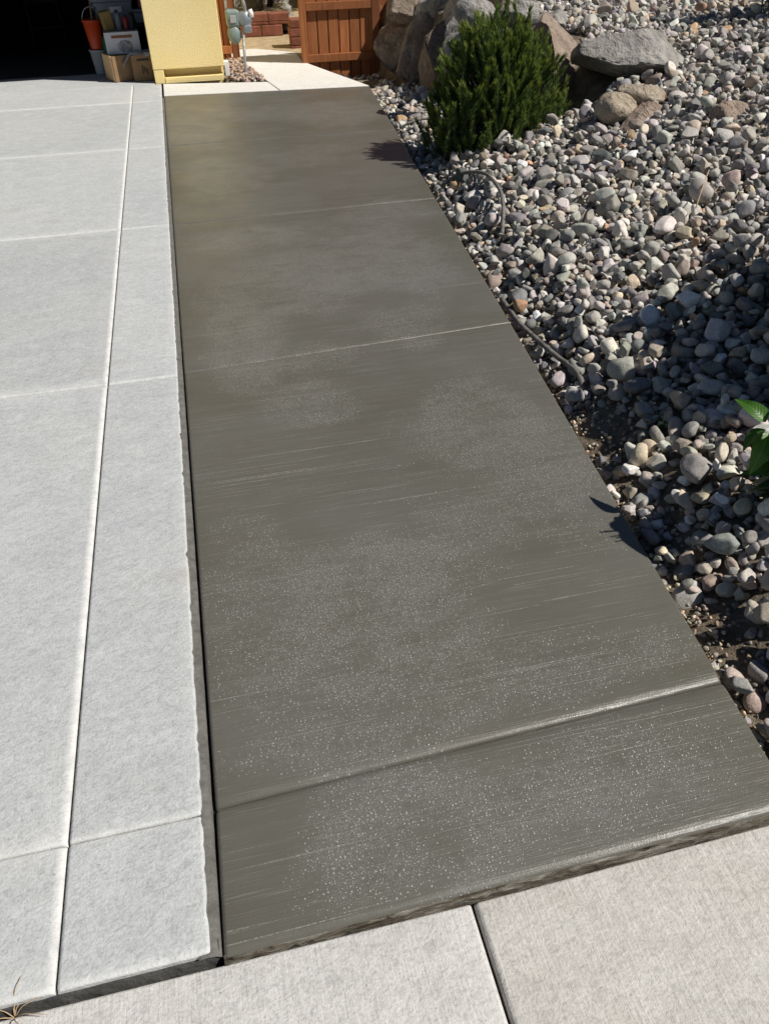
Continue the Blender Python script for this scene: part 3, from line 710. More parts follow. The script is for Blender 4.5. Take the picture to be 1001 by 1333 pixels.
tag(boxo('garage_floor', -5.4, PX1 - 0.25, 9.705, 15.3, -0.1, 0.008, M_GFLOOR), kind='structure')
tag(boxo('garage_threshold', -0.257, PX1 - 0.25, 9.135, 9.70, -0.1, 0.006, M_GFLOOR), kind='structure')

# things standing just inside the garage
def bucket(name, loc, r0, r1, h, mat, label, handle=True):
    t = empty(name, loc, label=label, cat='bucket')
    lathe('body', [(0.001, 0.002), (r0, 0.0), (r0 + 0.02 * (r1 - r0), 0.01), (r1, h * 0.94), (r1 + 0.008, h * 0.94), (r1 + 0.008, h), (r1 - 0.004, h), (r0 - 0.003, 0.012), (0.001, 0.012)], mat, t)
    if handle:
        pts = [(r1 * math.cos(a), 0.03, h * 0.9 + 0.13 * math.sin(a)) for a in np.linspace(0.05, math.pi - 0.05, 14)]
        tubeo('handle', pts, 0.004, M_PIPE, t, 6)
    return t
bucket('bucket', (-0.79, 9.66, 0.012), 0.066, 0.084, 0.225, M_WBUCKET, 'white plastic bucket on the garage floor under the orange bucket', False)
bucket('bucket', (-0.79, 9.66, 0.240), 0.066, 0.092, 0.26, M_ORANGE, 'orange plastic bucket stacked in the garage doorway')
tag(tubeo('stick', [(-0.81, 9.64, 0.28), (-0.77, 9.69, 0.64)], 0.011, M_CARD, None, 8), 'brown wooden handle standing in the orange bucket', 'stick')
tag(tubeo('stick', [(-0.77, 9.63, 0.28), (-0.735, 9.64, 0.60)], 0.007, M_GWALL, None, 8), 'thin dark rod standing in the orange bucket', 'stick')
for k_, (bx_, bh_, bl_) in enumerate(((-0.52, 0.17, 'dark spray can at the left of three standing in the white box'), (-0.45, 0.13, 'short dark can in the middle of three standing in the white box'), (-0.395, 0.15, 'dark spray can nearest the yellow wall standing in the white box'))):
    cn = empty('can', (bx_, 9.41, 0.422), label=bl_, cat='can')
    lathe('body', [(0.001, 0), (0.028, 0), (0.030, 0.006), (0.030, bh_ * 0.8), (0.020, bh_ * 0.88), (0.001, bh_ * 0.88)], (M_TUBL, M_RED, M_GWALL)[k_], cn, 16)
    lathe('cap', [(0.017, bh_ * 0.881), (0.017, bh_), (0.001, bh_)], M_GWALL, cn, 12)
o = tag(boxo('board', -0.012, 0.012, -0.10, 0.10, 0, 0.34, M_GREEN), 'narrow green board leaning beside the boxes in the garage', 'board')
o.location = (-0.715, 9.56, 0.012); o.rotation_euler = (0, rad(6), rad(30))
def carton(name, loc, w, d, h, rz, mat, label, flap=True):
    t = empty(name, loc, rz, label=label, cat='box'); th = 0.006
    bm = bmesh.new()
    for a in ((-w / 2, w / 2, -d / 2, -d / 2 + th, 0, h), (-w / 2, w / 2, d / 2 - th, d / 2, 0, h)): bm_box(bm, *a)
    for a in ((-w / 2, -w / 2 + th, -d / 2 + th + 0.001, d / 2 - th - 0.001, 0.001, h - 0.001), (w / 2 - th, w / 2, -d / 2 + th + 0.001, d / 2 - th - 0.001, 0.001, h - 0.001)): bm_box(bm, *a)
    bm_box(bm, -w / 2 + th, w / 2 - th, -d / 2 + th, d / 2 - th, 0.002, 0.008)
    bmobj('body', bm, mat, t)
    boxo('lid', -w / 2 + th, w / 2 - th, -d / 2 + th, d / 2 - th, h - 0.012, h - 0.006, mat, t)
    return t
t = carton('cardboard_box', (-0.545, 9.30, 0.012), 0.30, 0.26, 0.225, rad(22), M_CARD, 'plain brown cardboard box with a left side painted sunlit, under the white box in the garage')
boxo('sunlit_side', -0.160, -0.152, -0.12, 0.12, 0.004, 0.227, M_CARDSUN, t)  # sheet in the brighter cardboard colour stands in for sunlight on this side
t = carton('cardboard_box', (-0.345, 9.22, 0.012), 0.24, 0.20, 0.225, rad(8), M_CARD, 'brown cardboard box with dark print next to the yellow wall')
boxo('print', -0.07, 0.05, -0.1025, -0.1005, 0.175, 0.195, M_INKD, t)
for q in range(3): boxo('print', -0.03 + 0.02 * q, -0.018 + 0.02 * q, -0.1025, -0.1005, 0.06 + 0.02 * (q % 2), 0.14 - 0.015 * q, M_INKD, t)
t = carton('white_box', (-0.515, 9.37, 0.240), 0.33, 0.26, 0.185, rad(4), M_WBOX, 'white box with a brown grip slot and grey printed emblem in the garage')
boxo('grip_slot', -0.10, 0.10, -0.1325, -0.1305, 0.135, 0.16, M_INKB, t)
bm = bmesh.new()
for k in range(9):
    a = 2 * math.pi * k / 9; bmesh.ops.create_circle(bm, cap_ends=True, segments=10, radius=0.03, matrix=Matrix.Translation((0.02 + 0.045 * math.cos(a), -0.1318 - 0.0002 * k, 0.065 + 0.025 * math.sin(a))) @ Matrix.Rotation(rad(90), 4, 'X'))
bmobj('emblem', bm, M_INKG, t)
# crumpled bag over the printed box
bm = bmesh.new(); bmesh.ops.create_grid(bm, x_segments=26, y_segments=14, size=0.5)
for vv in bm.verts:
    x, y = vv.co.x * 0.34, vv.co.y * 0.20
    zz = 0.020 * mnoise.fractal(Vector((x * 16, y * 16, 2)), 1, 2, 4)
    fall = max(0, -x - 0.09) * 1.3 + max(0, -y - 0.085) * 2.0
    vv.co = (x, y, 0.012 + zz - fall)
bag = tag(bmobj('plastic_bag', bm, M_BAG, None, True), 'crumpled grey plastic bag draped over the printed cardboard box', 'bag'); bag.location = (-0.37, 9.22, 0.246)
def tub(loc, w, d, h, rz, label, lab=False):
    t = empty('storage_tub', loc, rz, label=label, cat='tub'); bm = bmesh.new()
    vs = bm_box(bm, -w / 2, w / 2, -d / 2, d / 2, 0, h, 0.012)
    for vv in vs: k = 0.88 + 0.12 * vv.co.z / h; vv.co.x *= k; vv.co.y *= k
    bmobj('body', bm, M_TUB, t, False); boxo('lid', -w / 2 - 0.012, w / 2 + 0.012, -d / 2 - 0.012, d / 2 + 0.012, h + 0.001, h + 0.03, M_TUBL, t, 0.006)
    if lab: boxo('sticker', -0.03, 0.09, -d / 2 - 0.004, -d / 2 - 0.001, h * 0.55, h * 0.8, M_WBOX, t)
shelf = empty('shelf_unit', (-0.45, 9.86, 0.012), label='low dark shelf carrying the grey tubs behind the boxes in the garage', cat='shelf')
boxo('shelf_board', -0.34, 0.34, -0.17, 0.17, 0.40, 0.42, M_GWALL, shelf)
for sx_ in (-0.32, 0.32):
    for sy_ in (-0.15, 0.15): boxo('leg', sx_ - 0.015, sx_ + 0.015, sy_ - 0.015, sy_ + 0.015, 0, 0.398, M_GWALL, shelf)
tub((-0.57, 9.86, 0.434), 0.40, 0.30, 0.20, 0.03, 'grey translucent storage tub with a white sticker above the white box', True)
tub((-0.57, 9.86, 0.668), 0.38, 0.28, 0.18, -0.04, 'grey storage tub stacked on top of the stickered tub in the garage')
tub((-0.27, 9.84, 0.434), 0.20, 0.24, 0.10, 0.0, 'small grey tub next to the yellow wall at the right end of the shelf')
o = tag(boxo('book', -0.02, 0.02, -0.10, 0.10, 0, 0.20, M_RED, None, 0.004), 'dark red case standing on the small grey tub', 'case'); o.location = (-0.285, 9.84, 0.567)
o = tag(boxo('paper_sack', -0.05, 0.05, -0.05, 0.05, 0, 0.17, M_OCHRE, None, 0.012), 'ochre paper sack upright in the white box', 'sack'); o.location = (-0.615, 9.42, 0.422); o.rotation_euler = (0, rad(-8), 0.3)
# a folded step ladder far back, barely visible
lad = empty('step_ladder', (-1.55, 12.2, 0.012), 0.3, label='folded step ladder standing in the dark of the garage', cat='ladder')
for sx_ in (-0.2, 0.2): tubeo('rail', [(sx_, 0, 0), (sx_ * 0.75, 0.25, 1.5)], 0.018, M_GWALL, lad, 6)
for q in range(5): k = (q + 0.6) / 5.6; w = 0.2 - 0.05 * k; boxo('step', -w, w, 0.25 * k - 0.03, 0.25 * k + 0.03, 1.5 * k - 0.012, 1.5 * k + 0.012, M_GWALL, lad)

# dark car parked inside, its rear corner at the left picture edge
car = empty('parked_car', (-3.02, 12.4, 0.012), label='dark car parked inside the garage, rear corner with red lamp at the left edge', cat='car')
prof = [(-2.15, 0.32), (-2.22, 0.55), (-2.18, 0.92), (-2.0, 0.98), (-1.75, 1.40), (-1.45, 1.50), (0.2, 1.50), (0.55, 1.42), (1.1, 1.02), (2.0, 0.88), (2.2, 0.70), (2.22, 0.35), (2.1, 0.24), (-2.05, 0.24)]
vs = []; fs = []; xs = [(-0.93, 0.93), (-0.86, 1.0), (-0.5, 1.02), (0.5, 1.02), (0.86, 1.0), (0.93, 0.93)]
for xx, sc in xs:
    for (yy, zz) in prof:
        tumble = 1 - 0.22 * max(0, zz - 0.95) / 0.55
        vs.append((xx * tumble, yy * sc, zz))
n = len(prof)
for i in range(len(xs) - 1):
    for k in range(n): fs.append((i * n + k, i * n + (k + 1) % n, (i + 1) * n + (k + 1) % n, (i + 1) * n + k))
fs.append(tuple(range(n))[::-1]); fs.append(tuple((len(xs) - 1) * n + k for k in range(n)))
mobj('body', vs, fs, M_CARP, car)
boxo('bumper', -0.88, 0.88, -2.29, -2.18, 0.30, 0.52, M_CARP, car, 0.03)
for s_ in (-1, 1):
    boxo('tail_light', min(s_ * 0.70, s_ * 0.90), max(s_ * 0.70, s_ * 0.90), -2.245, -2.17, 0.66, 0.86, M_TAIL, car, 0.02)
    boxo('reflector', min(s_ * 0.66, s_ * 0.84), max(s_ * 0.66, s_ * 0.84), -2.302, -2.285, 0.40, 0.45, M_TAIL, car)
    for yy in (-1.35, 1.4):
        w = lathe('wheel', [(0.10, -0.1), (0.30, -0.1), (0.33, -0.07), (0.33, 0.07), (0.30, 0.1), (0.10, 0.1)], M_TYRE, car, 28, mtx=Matrix.Rotation(rad(90), 4, 'Y')); w.location = (s_ * 0.86, yy, 0.33)
        r_ = lathe('rim', [(0.001, 0.085 * s_), (0.05, 0.09 * s_), (0.08, 0.07 * s_), (0.19, 0.105 * s_), (0.205, 0.108 * s_)], M_RIM, w, 20, mtx=Matrix.Rotation(rad(90), 4, 'Y'))
boxo('rear_window', -0.60, 0.60, -0.004, 0.004, -0.17, 0.17, M_CGLASS, car, 0, Matrix.Translation((0, -1.905, 1.19)) @ Matrix.Rotation(rad(-30), 4, 'X'))

# ------------------------------------------------------------------ gas meter at the house corner
gm = empty('gas_meter', (0.70, 9.30, -0.03), label='grey green gas meter on a riser pipe at the house corner', cat='gas meter')
tubeo('riser_pipe', spline([(-0.035, -0.24, -0.06), (-0.035, -0.22, 0.2), (-0.01, -0.13, 0.40), (0.02, -0.12, 0.50)], 5), 0.014, M_PIPE, gm)
lathe('regulator', [(0.001, -0.03), (0.055, -0.03), (0.075, -0.008), (0.075, 0.008), (0.055, 0.03), (0.001, 0.03)], M_REG, gm, 20, (0.02, -0.10, 0.52), Matrix.Rotation(rad(75), 4, 'X'))
lathe('vent_cap', [(0.001, -0.02), (0.035, -0.02), (0.038, 0.02), (0.001, 0.025)], M_WHITE, gm, 16, (0.085, -0.10, 0.56), Matrix.Rotation(rad(80), 4, 'Y'))
boxo('valve', -0.005, 0.075, -0.16, -0.09, 0.40, 0.47, M_REG, gm, 0.014)
boxo('meter_body', -0.165, -0.035, -0.13, 0.02, 0.45, 0.60, M_METER, gm, 0.022)
lathe('diaphragm_case', [(0.001, -0.07), (0.05, -0.07), (0.066, -0.05), (0.066, 0.05), (0.05, 0.07), (0.001, 0.07)], M_METER, gm, 20, (-0.10, -0.06, 0.385), Matrix.Diagonal((1.0, 1, 1.25, 1)) @ Matrix.Rotation(rad(90), 4, 'X'))
boxo('dial_cover', -0.13, -0.07, -0.142, -0.131, 0.49, 0.555, M_WBUCKET, gm, 0.004)
tubeo('pipe', spline([(-0.15, -0.05, 0.60), (-0.15, -0.05, 0.70), (-0.15, 0.0, 0.78), (-0.15, 0.02, 0.9)], 4), 0.013, M_PIPE, gm)
tubeo('pipe', spline([(-0.05, -0.05, 0.60), (-0.05, -0.06, 0.68), (0.0, -0.10, 0.70), (0.03, -0.11, 0.64), (0.03, -0.10, 0.54)], 4), 0.013, M_PIPE, gm)
tubeo('pipe', [(0.02, -0.06, 0.54), (0.02, -0.04, 0.80), (0.02, -0.04, 1.4)], 0.011, M_PIPE, gm)
# small gravel between the house and the path
strip = tag(mobj('gravel_strip', [(0.44, 8.80, -0.02), (0.83, 8.70, -0.02), (0.69, 9.84, 0.015), (0.44, 9.9, 0.02)], [(0, 1, 2, 3)], M_SOIL), kind='structure')
rng2 = np.random.RandomState(9)
def strip_ok(AX, AY, px, py):
    xr = 0.875 - (AY - 8.45) * 0.137
    return (AX > 0.47) & (AX < xr - 0.02) & (AY > 8.84 - 0.22 * (AX - 0.44)) & (AY < 9.82)
ST2, TOP2 = pile(rng2, 900, (0.40, 0.95, 8.6, 9.95), strip_ok, lambda x, y: -0.02 + 0.03 * (y - 8.8), lambda r, t: (lambda a: (a, a * r.uniform(0.6, 0.95), a * r.uniform(0.45, 0.8)))(r.uniform(0.011, 0.026)), 0.05, cell=0.008, cand=3)
SC2 = np.clip(stone_cols(len(ST2), rng2) * (1.05, 0.86, 0.76), 0.05, 0.7)
appar_b, inframe_b = appar, inframe
appar = np.zeros(len(ST2)); inframe = np.zeros(len(ST2), bool)
tag(stones_mesh('gravel', range(len(ST2)), ST2, SC2, rng2, strip, 99), kind='stuff')

# ------------------------------------------------------------------ wooden fences
def fence(name, loc, x0, x1, zb, zt, rails, label, post_at=(), bw=0.117, z_dip=None, skip_first=0.0):
    t = empty(name, loc, label=label, cat='fence'); x = x0; k = 0
    while x < x1 - 0.02:
        w = min(bw, x1 - x)
        b0 = zb if z_dip is None else z_dip(x)
        boxo('board', x + 0.003, x + w - 0.009, -0.010 - 0.002 * (k % 3), 0.008, b0, zt + 0.01 * ((k * 7) % 3), M_WOOD, t, 0.002)
        if x + w < x1 - 0.02: boxo('backing_board', x + w - 0.05, x + w + 0.045, 0.046, 0.060, b0, zt - 0.01, M_WOODD, t)
        x += w; k += 1
    for z in rails: boxo('rail', x0 - 0.004, x1 + 0.004, -0.052, -0.0145, z - 0.038, z + 0.038, M_WOOD, t, 0.004)
    for z in rails: boxo('back_rail', x0, x1, 0.010, 0.045, z - 0.045, z + 0.045, M_WOODD, t)
    for (p, w, mt) in post_at: boxo('post', p - w / 2, p + w / 2, -0.056, 0.05, zb - 0.25, zt + 0.05, mt, t, 0.005)
    return t
fence('wooden_fence', (0, 9.66, 0), 1.405, 2.105, -0.19, 1.45, (0.040, 0.520, 1.25), 'brown board fence panel with two rails right of the path', ((1.367, 0.066, M_WOOD), (2.155, 0.085, M_WOODD)))
fence('wooden_fence', (0, 9.72, 0), 2.21, 2.95, -0.19, 1.45, (0.35, 1.2), 'brown board fence section running behind the shaded boulder wall')
fence('wooden_fence', (0, 10.02, 0), 0.450, 0.60, 0.02, 1.5, (0.12, 0.75), 'narrow brown board fence between the house and the path', ((0.645, 0.075, M_WOODD),), bw=0.075)

# ------------------------------------------------------------------ back yard
yard = tag(mobj('back_yard', [(-1.0, 11.62, 0.19), (6.0, 11.62, 0.19), (6.0, 30, 0.7), (-1, 30, 0.7), (-20, 30, 0.7), (-20, 15.6, 0.2), (-1, 15.6, 0.3), (30, 11.62, 0.2), (30, 30, 0.7)],
           [(0, 1, 2, 3), (6, 3, 4, 5), (1, 7, 8, 2)], M_YARD), kind='structure')
tag(mobj('yard_floor', [(0.35, 9.8, -0.012), (6, 9.75, -0.012), (6, 11.8, 0.02), (0.35, 11.8, 0.02)], [(0, 1, 2, 3)], M_YARD), kind='structure')
rb = empty('block_retaining_wall', (0, 11.72, 0), label='low wall of red brown retaining blocks across the back yard', cat='wall')
for rr in range(2):
    for k in range(3):
        x = 0.555 + 0.275 * k + (0.10 if rr else 0)
        boxo('block', x, x + 0.27, -0.11 + 0.015 * rr, 0.11, 0.018 + 0.125 * rr, 0.140 + 0.125 * rr, M_BLOCK, rb, 0.010)
rb2 = empty('block_pillar', (1.445, 10.75, 0), label='stack of red brown blocks at the end of the path behind the fence post', cat='pillar')
for rr in range(4): boxo('block', -0.10 + 0.01 * (rr % 2), 0.16, -0.11, 0.11, -0.06 + 0.09 * rr, 0.027 + 0.09 * rr, M_BLOCK, rb2, 0.01)
ff_ = empty('back_fence', (0, 13.1, 0), label='pale weathered board fence behind the trees in the back yard', cat='fence')
for k in range(30):
    x = 0.5 + 0.10 * k; boxo('board', x, x + 0.09, -0.012, 0.012, 0.2, 2.3 + 0.02 * (k % 3), M_FARF, ff_)
for z in (0.6, 1.9): boxo('rail', 0.5, 3.5, 0.014, 0.05, z, z + 0.09, M_FARF, ff_)
rngt = random.Random(3)
def trunk_tree(loc, r, h, lean, label, limbs=5, leaves=0, lm=None, zlo=1.2):
    t = empty('tree', loc, label=label, cat='tree'); vs = []; fs = []
    def add(p, rr, n=9):
        v, f = tube_arrays(p, rr, n); o_ = len(vs); vs.extend(v); fs.extend([tuple(i + o_ for i in q) for q in f])
    add([(lean * k / 6 * h + 0.04 * math.sin(k * 2), 0.03 * math.cos(k), h * k / 6) for k in range(7)], [r * (1.25 if k == 0 else 1 - 0.09 * k) for k in range(7)], 12)
    tips = []
    for q in range(limbs):
        z0 = h * rngt.uniform(0.25, 0.9); a = rngt.uniform(0, 6.28); L = rngt.uniform(0.7, 1.5); b = Vector((lean * z0, 0, z0)); d = Vector((math.cos(a), math.sin(a), rngt.uniform(0.3, 1.0)))
        pts = [b + d * L * k / 4 + Vector((0, 0, 0.05 * k * k * 0.3)) for k in range(5)]; add(pts, [r * 0.42 * (1 - k * 0.2) for k in range(5)], 7); tips.append((pts[2], pts[4]))
    mobj('trunk', vs, fs, M_BARKD, t, True)
    if leaves:
        lv = []; lf = []
        for q in range(leaves):
            c0, c1 = rngt.choice(tips); c = c0.lerp(c1, rngt.random()) + Vector((rngt.gauss(0, .25), rngt.gauss(0, .25), rngt.gauss(0, .22)))
            if c.z < zlo: c.z = zlo + rngt.random() * 0.4
            a = Vector((rngt.gauss(0, 1), rngt.gauss(0, 1), rngt.gauss(0, 1))).normalized(); b = a.orthogonal().normalized(); s_ = rngt.uniform(0.03, 0.06); k = len(lv)
            lv += [c - a * s_, c + b * s_ * 0.5, c + a * s_, c - b * s_ * 0.5]; lf.append((k, k + 1, k + 2, k + 3))
        mobj('crown', lv, lf, lm or M_FARLEAF, t)
    return t
trunk_tree((1.10, 12.5, 0.2), 0.12, 2.6, 0.02, 'thick dark tree trunk standing behind the red block wall', 7, 1500, zlo=1.5)
trunk_tree((0.86, 12.7, 0.2), 0.04, 2.4, -0.06, 'thin dark leaning trunk behind the gas meter', 6, 500, zlo=1.6)
trunk_tree((1.36, 12.75, 0.2), 0.035, 2.6, 0.08, 'thin dark trunk right of the thick trunk in the back yard', 6, 500, zlo=1.6)
# leafy shrub peeking past the fence post
t = empty('shrub', (1.78, 12.5, 0.12), label='green leafy shrub peeking out behind the fence post', cat='shrub')
lv = []; lf = []
for q in range(2600):
    a = rngt.uniform(0, 6.28); r_ = 0.45 * math.sqrt(rngt.random()); z = 0.25 + 1.1 * rngt.random(); r_ *= 1 - 0.3 * abs(z - 0.8); c = Vector((r_ * math.cos(a), r_ * math.sin(a), z))
    a = Vector((rngt.gauss(0, 1), rngt.gauss(0, 1), rngt.gauss(0, 1))).normalized(); b = a.orthogonal().normalized(); s_ = rngt.uniform(0.02, 0.045); k = len(lv)
    lv += [c - a * s_, c + b * s_ * 0.5, c + a * s_, c - b * s_ * 0.5]; lf.append((k, k + 1, k + 2, k + 3))
mobj('foliage', lv, lf, M_FARLEAF, t)
vs = []; fs = []
for q in range(9):
    a = q * 0.7; v, f = tube_arrays([(0, 0, -0.05), (0.12 * math.cos(a), 0.12 * math.sin(a), 0.5), (0.3 * math.cos(a), 0.3 * math.sin(a), 1.1)], [0.015, 0.01, 0.004], 6); k = len(vs); vs += v; fs += [tuple(i + k for i in w) for w in f]
mobj('stems', vs, fs, M_BARK, t, True)
for k, (x, y, z, s_) in enumerate(((1.46, 11.85, 0.10, 0.15), (1.56, 11.95, 0.16, 0.17), (1.50, 12.05, 0.27, 0.15))):
    tag(boulder('boulder', (x, y, z), (s_, s_, s_ * 0.8), M_BGREY, 60 + k, big=False), ['pale rock beside the red block wall, lowest of three', 'pale rock beside the red block wall, rightmost of three', 'pale rock beside the red block wall, topmost of three'][k], 'rock')

# ------------------------------------------------------------------ pine shrub
def pine(loc, R_, Hh, n, seed, label, needles=170, name='pine_shrub'):
    rg = np.random.RandomState(seed); t = empty(name, loc, label=label, cat='shrub')
    sv = []; sf = []; NV = []; TIP = []
    for i in range(n):
        a = rg.uniform(0, 2 * math.pi); q = math.sqrt(rg.rand()); zf = rg.uniform(0.12, 1.0)
        env = math.sqrt(max(0.0, 1 - (max(zf - 0.28, 0) / 0.76) ** 2)) * (0.72 + 0.28 * min(1, zf / 0.3))
        rr = R_ * env * (0.35 + 0.65 * q) * rg.uniform(0.9, 1.08)
        hgt = Hh * zf * rg.uniform(0.92, 1.08)
        if i % 14 == 0: hgt *= rg.uniform(1.06, 1.2)
        tip = Vector((rr * math.cos(a), rr * math.sin(a), hgt))
        L = rg.uniform(0.16, 0.30) * (0.7 + 0.3 * Hh)
        out = Vector((math.cos(a), math.sin(a), 0)); up = Vector((0, 0, 1))
        dirn = (up + out * rg.uniform(0.25, 1.2) * (rr / R_) + Vector(rg.randn(3) * 0.24)).normalized()
        st = tip - dirn * L
        root = Vector((st.x * 0.25, st.y * 0.25, max(0.0, st.z * 0.35)))
        if i % 8 == 0:
            mid = root.lerp(st, 0.5) + Vector((out.x * 0.08, out.y * 0.08, -0.06)); v, f = tube_arrays([root, mid, st, tip], [0.009, 0.007, 0.005, 0.002], 5); k = len(sv); sv += v; sf += [tuple(j + k for j in w) for w in f]
        else:
            v, f = tube_arrays([st - dirn * 0.08, st, tip], [0.004, 0.004, 0.002], 4); k = len(sv); sv += v; sf += [tuple(j + k for j in w) for w in f]
        D = np.array(dirn); e1 = np.cross(D, [0.3, 0.9, 0.1]); e1 /= np.linalg.norm(e1); e2 = np.cross(D, e1)
        tt = rg.rand(needles) ** 0.8; th = rg.uniform(0, 2 * math.pi, needles); sp = rg.uniform(0.35, 0.75, needles) * (1.0 - 0.35 * tt)
        ln_ = rg.uniform(0.028, 0.045, needles)
        radial = np.cos(th)[:, None] * e1 + np.sin(th)[:, None] * e2
        b = np.array(st) + D * (L * tt)[:, None]; nd = D * np.cos(sp)[:, None] + radial * np.sin(sp)[:, None]
        side = np.cross(nd, rg.randn(needles, 3)); side /= np.linalg.norm(side, axis=1)[:, None]
        w = 0.0023
        NV.append(np.stack([b - side * w, b + side * w, b + nd * ln_[:, None] + side * w * 0.35, b + nd * ln_[:, None] - side * w * 0.35], 1).reshape(-1, 3))
        TIP.append(np.repeat(np.clip((tt - 0.55) / 0.45, 0, 1) * rg.uniform(0.2, 0.8) * min(1, 0.3 + zf), 4))
    mobj('stems', sv, sf, M_BARKD, t, True)
    V = np.concatenate(NV); F = np.arange(len(V)).reshape(-1, 4)
    o = mobj('foliage', V.tolist(), F.tolist(), M_NEEDLE, t)
    at = o.data.attributes.new('tip', 'FLOAT', 'POINT'); at.data.foreach_set('value', np.concatenate(TIP).astype(np.float32))
    return t
pine((2.07, 5.52, -0.04), 0.53, 0.84, 720, 4, 'dense dark green pine shrub growing at the slab edge below the boulders')

# ------------------------------------------------------------------ broad-leaved plants
def leaf_mesh(name, L, Wd, curl, fold, seed):
    rg = random.Random(seed); nv, nu = 9, 5; vs = []; fs = []
    for j in range(nv):
        t = j / (nv - 1); w = Wd * (math.sin(math.pi * min(1, t ** 0.75)) ** 0.85) * 0.5 + 0.0015
        cx_ = L * t; cz_ = -curl * L * t * t + 0.10 * L * t
        for i in range(nu):
            s_ = (i / (nu - 1) - 0.5) * 2
            vs.append((cx_, s_ * w, cz_ + fold * abs(s_) * w + 0.05 * w * math.sin(t * 14 + s_ * 2)))
    for j in range(nv - 1):
        for i in range(nu - 1): a = j * nu + i; fs.append((a, a + 1, a + nu + 1, a + nu))
    me = bpy.data.meshes.new(name); me.from_pydata(vs, [], fs); me.materials.append(M_LEAF); me.polygons.foreach_set('use_smooth', [True] * len(fs))
    return me
LEAVES = [leaf_mesh('leaf', 0.125, 0.066, 0.45, 0.35, 1), leaf_mesh('leaf', 0.145, 0.078, 0.70, 0.30, 2), leaf_mesh('leaf', 0.10, 0.055, 0.25, 0.45, 3)]
def leafy(name, loc, stems, label, seed, scale=1.0, per=9, extra=()):
    rg = random.Random(seed); t = empty(name, loc, label=label, cat='plant'); sv = []; sf = []
    def leaf(p, az, pitch, roll, s_, m_):
        o = bpy.data.objects.new('leaf', LEAVES[m_]); COL.objects.link(o); o.parent = t; o.location = p
        o.rotation_euler = (roll, pitch, az); o.scale = (s_, s_, s_)
    for (tx, ty, tz) in stems:
        pts = spline([(0, 0, -0.03), (tx * 0.3, ty * 0.3, tz * 0.5), (tx, ty, tz)], 5)
        v, f = tube_arrays(pts, [0.006 * (1 - 0.06 * k) for k in range(len(pts))], 6); k = len(sv); sv += v; sf += [tuple(j + k for j in w) for w in f]
        for q in range(per):
            u = 0.35 + 0.65 * (q + 0.5) / per; p = pts[min(int(u * (len(pts) - 1)), len(pts) - 1)]
            leaf(p, q * 2.4 + rg.uniform(-.4, .4), rg.uniform(-0.5, 0.35), rg.uniform(-.35, .35), scale * rg.uniform(0.75, 1.15), rg.randrange(3))
    for e in extra: leaf(*e)
    mobj('stems', sv, sf, M_WEED, t, True)
    return t
# the plant whose leaves reach in at the right edge, and its neighbour that throws the shade
leafy('leafy_plant', (1.475, 1.42, 0.04), [(-0.07, 0.02, 0.30), (0.02, -0.06, 0.36), (0.08, 0.05, 0.32), (-0.03, -0.08, 0.30), (0.06, -0.1, 0.3), (-0.08, -0.08, 0.48), (-0.03, -0.13, 0.54), (-0.07, -0.13, 0.48), (-0.06, -0.10, 0.53), (-0.09, -0.10, 0.44)], 'bright green broad-leaved plant at the right edge of the gravel', 2, 0.72, 9, extra=[((-0.10, 0.045, 0.31), 3.3, 0.35, 0.3, 0.62, 0), ((-0.10, 0.05, 0.33), 2.3, -0.75, -0.5, 0.6, 1), ((-0.09, 0.04, 0.30), 4.0, 0.55, -0.2, 0.72, 1), ((-0.07, 0.03, 0.27), 4.7, 0.9, 0.0, 0.8, 0), ((-0.08, 0.03, 0.34), 1.2, -0.9, 0.2, 0.5, 2)])
leafy('leafy_plant', (1.93, 1.84, 0.14), [(-0.08, -0.12, 0.62), (0.0, 0.15, 0.62), (0.12, -0.15, 0.70), (-0.10, -0.18, 0.55), (0.25, 0.1, 0.6), (-0.02, 0.02, 0.75), (0.12, 0.25, 0.42), (0.15, 0.36, 0.55), (0.3, 0.3, 0.75), (0.05, -0.22, 0.5), (0.3, -0.1, 0.8), (0.24, 0.45, 0.75), (0.0, -0.2, 0.75), (0.1, -0.05, 0.9)], 'taller broad-leaved plant just beyond the right picture edge, seen by its shadow', 5, 1.25, 15)
leafy('leafy_plant', (2.30, 2.22, 0.25), [(-0.10, -0.12, 0.62), (0.0, 0.15, 0.62), (0.12, -0.15, 0.70), (-0.12, -0.25, 0.55), (0.25, 0.1, 0.6), (-0.02, 0.02, 0.75), (0.2, 0.25, 0.5), (0.3, 0.3, 0.75), (0.02, -0.34, 0.5), (0.3, -0.1, 0.8), (0.1, -0.05, 0.9)], 'broad-leaved plant higher up the slope beyond the right picture edge, seen by its shadow', 11, 1.2, 13)
pine((4.52, 5.85, 0.62), 0.36, 1.1, 200, 8, 'pine shrub beyond the right picture edge shading the upper gravel', 120)

# small weed in the shade of the plant
t = empty('weed', (1.42, 1.93, 0.02), label='small green weed sprouting in the shaded stones', cat='plant')
for q in range(16):
    o = bpy.data.objects.new('leaf', LEAVES[2]); COL.objects.link(o); o.parent = t; a = q * 2.4; o.location = (0.012 * math.cos(a), 0.012 * math.sin(a), 0.03 + 0.003 * q); o.rotation_euler = (0, -0.5 + 0.03 * q, a); s_ = 0.28 + 0.015 * (q % 5); o.scale = (s_, s_, s_)

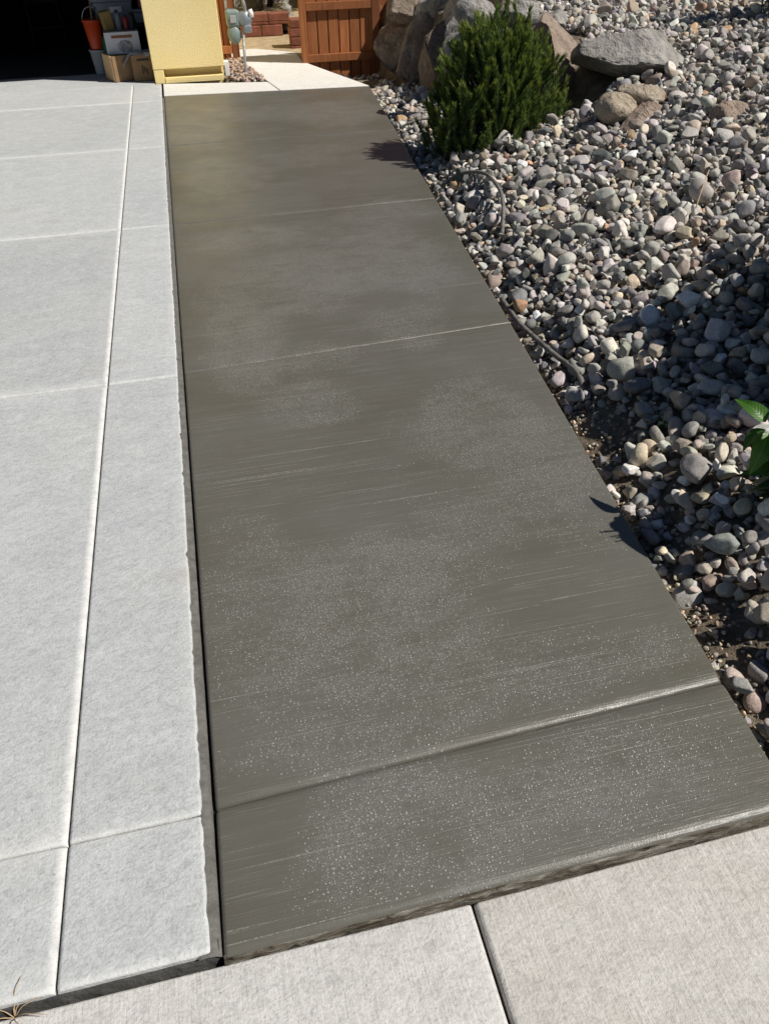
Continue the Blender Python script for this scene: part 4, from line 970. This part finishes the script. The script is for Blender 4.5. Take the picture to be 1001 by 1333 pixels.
# ------------------------------------------------------------------ irrigation tubes, twigs
def on_bank(x, y, dz): return (x, y, float(terrain(x, y)) + dz)
tag(tubeo('drip_tube', spline([on_bank(1.52, 4.98, 0.05), on_bank(1.61, 4.86, 0.085), on_bank(1.675, 4.60, 0.10), on_bank(1.66, 4.30, 0.10), on_bank(1.60, 4.05, 0.09), on_bank(1.53, 3.86, 0.04)], 8), 0.011, M_RUBBER, None, 10), 'dusty black drip tube arching over the stones by the slab edge below the pine', 'hose')
tag(tubeo('drip_tube', spline([(1.30, 3.22, -0.015), (1.285, 2.95, -0.012), (1.29, 2.75, 0.0), (1.30, 2.58, 0.01), (1.315, 2.42, 0.02), (1.30, 2.3, -0.02)], 8), 0.011, M_RUBBER, None, 10), 'black drip tube lying along the middle of the slab edge', 'hose')
tag(tubeo('drip_tube', spline([(1.64, 6.52, -0.01), (1.72, 6.50, 0.03), (1.82, 6.50, 0.05), (1.95, 6.46, 0.05)], 6), 0.010, M_RUBBER, None, 8), 'short dark drip tube crossing the stones left of the pine', 'hose')
sp = empty('dry_grass', (-0.545, 0.628, -0.03), label='dry grass sprig growing from the dark joint at lower left', cat='grass')
rgs = random.Random(4)
for k in range(9):
    a = rgs.uniform(0, 6.28); L = rgs.uniform(0.03, 0.09)
    tubeo('blade', spline([(0, 0, 0), (L * 0.4 * math.cos(a), L * 0.3 * math.sin(a), L * 0.45), (L * math.cos(a), L * 0.6 * math.sin(a), L * 0.5)], 4), [0.0010] * 4 + [0.0008] * 4 + [0.0004], M_TWIG, sp, 4)
def twig(p, q, label, r_=0.003):
    m_ = [(p[i] + q[i]) / 2 for i in range(3)]; m_[2] += 0.02
    tag(tubeo('twig', spline([p, m_, q], 5), r_, M_TWIG, None, 5), label, 'twig')
twig(on_bank(2.17, 3.15, 0.10), on_bank(2.38, 3.42, 0.13), 'pale dry twig lying on the sunlit stones, upper right slope')
twig(on_bank(2.30, 2.62, 0.10), on_bank(2.52, 2.80, 0.12), 'pale dry twig lying on the stones near the right picture edge')
